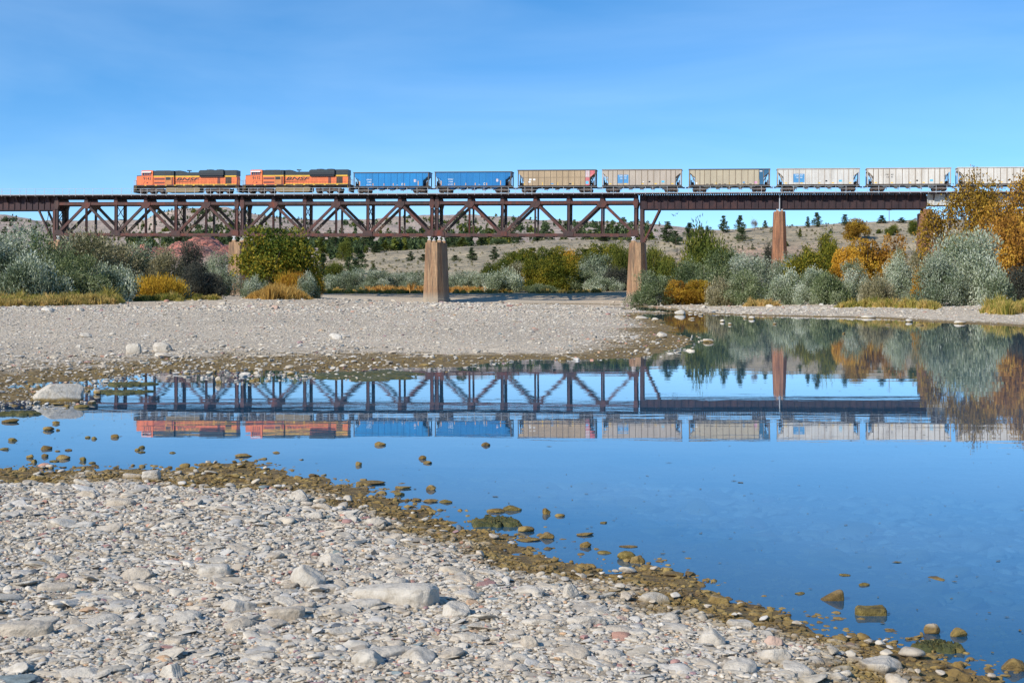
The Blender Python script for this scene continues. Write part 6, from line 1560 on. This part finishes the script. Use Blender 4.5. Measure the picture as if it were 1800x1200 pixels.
# grasses
def grass(label, pts, mat, n, hh, w=0.05, seed=1, lean=0.35, name='grass', cat='grass', tap=12):
    """pts: polygon strip as list of (x, Ynear, Yfar)"""
    q = np.random.default_rng(seed); xs_ = np.array([p[0] for p in pts]); yn = np.array([p[1] for p in pts]); yf = np.array([p[2] for p in pts])
    K = max(40, n//70)
    x = q.uniform(xs_[0], xs_[-1], K); yw = np.interp(x, xs_, yf)-np.interp(x, xs_, yn)
    Yd = np.interp(x, xs_, yn)+(np.clip(fbm(x*0.09, x*0.0, seed+9, 3)*0.5+0.4, 0, 0.8)*0.5+q.random(K)**1.2)*yw/1.3
    TX = (x-900)/F*Yd; end = np.clip(np.minimum(x-xs_[0], xs_[-1]-x)/tap, 0.0, 1)**0.5
    TH_ = hh*(0.45+0.9*np.clip(fbm(TX*0.35, Yd*0.35, seed+3, 3)*0.5+0.5, 0, 1))*q.lognormal(-0.05, 0.2, K)*(0.25+0.75*end); TS = q.normal(0.5, 0.17, K)
    k_ = q.integers(0, K, n); rad = np.abs(q.normal(0, 0.42, n))*hh*0.6; a = q.uniform(0, 6.28, n)
    X_ = TX[k_]+np.cos(a)*rad; Yd = Yd[k_]+np.sin(a)*rad; Z_ = ZT(X_, Yd)
    h = TH_[k_]*q.uniform(0.45, 1.1, n)*np.clip(1.15-rad/(hh*0.9), 0.3, 1)
    a = a+q.normal(0, 0.5, n); L_ = h*(0.15+lean*rad/(hh*0.3)*q.uniform(0.4, 1.3, n)); cl = TS[k_]
    P = np.stack([X_, Yd, Z_-0.03], 1); tip = P+np.stack([np.cos(a)*L_, np.sin(a)*L_, h], 1); mid = P+np.stack([np.cos(a)*L_*0.3, np.sin(a)*L_*0.3, h*0.65], 1)
    b = q.uniform(0, 6.28, n); B = np.stack([np.cos(b), np.sin(b), 0*b], 1)*w
    V = np.stack([P-B, P+B, mid+B*0.8, mid-B*0.8, tip, tip+B*0.15], 1).reshape(-1, 3)
    i = np.arange(n)[:, None]*6
    Fq = np.concatenate([i+np.array([[0, 1, 2, 3]]), i+np.array([[3, 2, 5, 4]])], 0)
    S = np.clip(cl+q.normal(0, 0.12, n), 0, 1); C = np.repeat(S, 6)[:, None]*np.ones((1, 3))
    tag(link(name, np_mesh(name, V, Fq, C), None, M[mat]), label, cat, kind='stuff')
grass('yellow-green grass bank in front of the left bushes', [(-120,158,182),(60,160,186),(150,168,188),(205,176,190),(214,182,188)], 'grass_green', 34000, 1.25, 0.05, 1)
grass('dry golden tufts along the front of the left grass bank', [(-120,155,162),(60,157,164),(120,164,170),(210,174,182)], 'grass_gold', 14000, 1.0, 0.05, 2)
grass('orange dry grass at the far left edge', [(-100,184,196),(50,186,196)], 'grass_orange', 9000, 1.7, 0.05, 3)
grass('yellow-green grass under the golden willow', [(235,196,206),(320,198,206)], 'grass_green', 7000, 1.0, 0.05, 4)
grass('dark green grass under the dark bushes', [(330,205,215),(388,207,215)], 'grass_green', 4500, 0.8, 0.05, 5)
grass('mound of tall golden-orange reed grass below the green-yellow tree', [(440,219,224),(455,214,230),(487,211,233),(520,213,231),(538,219,226)], 'grass_orange', 19000, 2.0, 0.05, 6, lean=0.25, name='reed_grass', tap=46)
grass('green and golden grass strip along the far bank in the middle', [(545,297,318),(740,297,318),(900,298,316)], 'grass_green', 26000, 0.8, 0.08, 7)
grass('orange reed band behind the far bank grass', [(640,306,318),(900,306,316)], 'grass_orange', 9000, 1.4, 0.08, 8)
grass('green and straw grass at the right picture edge', [(1730,104,120),(1760,100,124),(1950,96,124)], 'grass_green', 15000, 0.95, 0.04, 9)
grass('green grass fringe under the right silver bushes', [(1470,138,148),(1560,130,142),(1650,118,130)], 'grass_green', 10000, 0.75, 0.04, 10)
grass('golden grass tufts on the sand under the middle right bushes', [(1310,172,182),(1370,166,176)], 'grass_gold', 4000, 0.8, 0.04, 11)
grass('straw grass below the tan hopper bank bushes', [(930,296,304),(1060,296,304)], 'grass_gold', 4000, 0.9, 0.07, 12)

# dry twigs / small things
po = MB().tube((0, 0, -0.5), (0, 0, 8.2), 0.14, 0.10, n=8).box(-0.9, 0.9, -0.06, 0.06, 7.5, 7.66).build('utility_pole', M['bark_pine'])
p = at(1563, 520); po.location = (p.x, p.y, CAMH+(HZ-389.5)/F*520-3.4); tag(po, 'wooden utility pole with a crossarm standing on the ridge skyline', 'utility pole')
fp = MB().tube((0, 0, -0.3), (0, 0, 1.9), 0.14, 0.12, n=7).build('fence_post', M['bark']); fp.location = at(1190, 405); tag(fp, 'lone dark fence post on the dry slope right of the bent', 'post')
for (x, y, s, lab) in ((1184, 379, 1, 'small bird in flight below the girder, left of two'), (1191, 375.5, -1, 'small bird in flight below the girder, right of two')):
    Yd = 240; m = MB(); m.tube((-0.16, 0, 0), (0.16, 0, 0.05), 0.05, 0.02, n=6)
    for q_ in (-1, 1): m.raw([(-0.07, 0, 0.03), (0.09, 0, 0.03), (0.02, q_*0.30, 0.20), (-0.10, q_*0.34, 0.18), (-0.12, q_*0.55, 0.10), (0.0, q_*0.28, 0.19)], [(0,1,2,3),(3,2,4),(1,0,3)])
    o = m.build('bird', M['ink']); o.location = ((x-900)/F*Yd, Yd, CAMH+(HZ-y)/F*Yd); o.rotation_euler = (0.4*s, -0.5, 0.9); tag(o, lab, 'bird')
print('objects', len(bpy.data.objects))
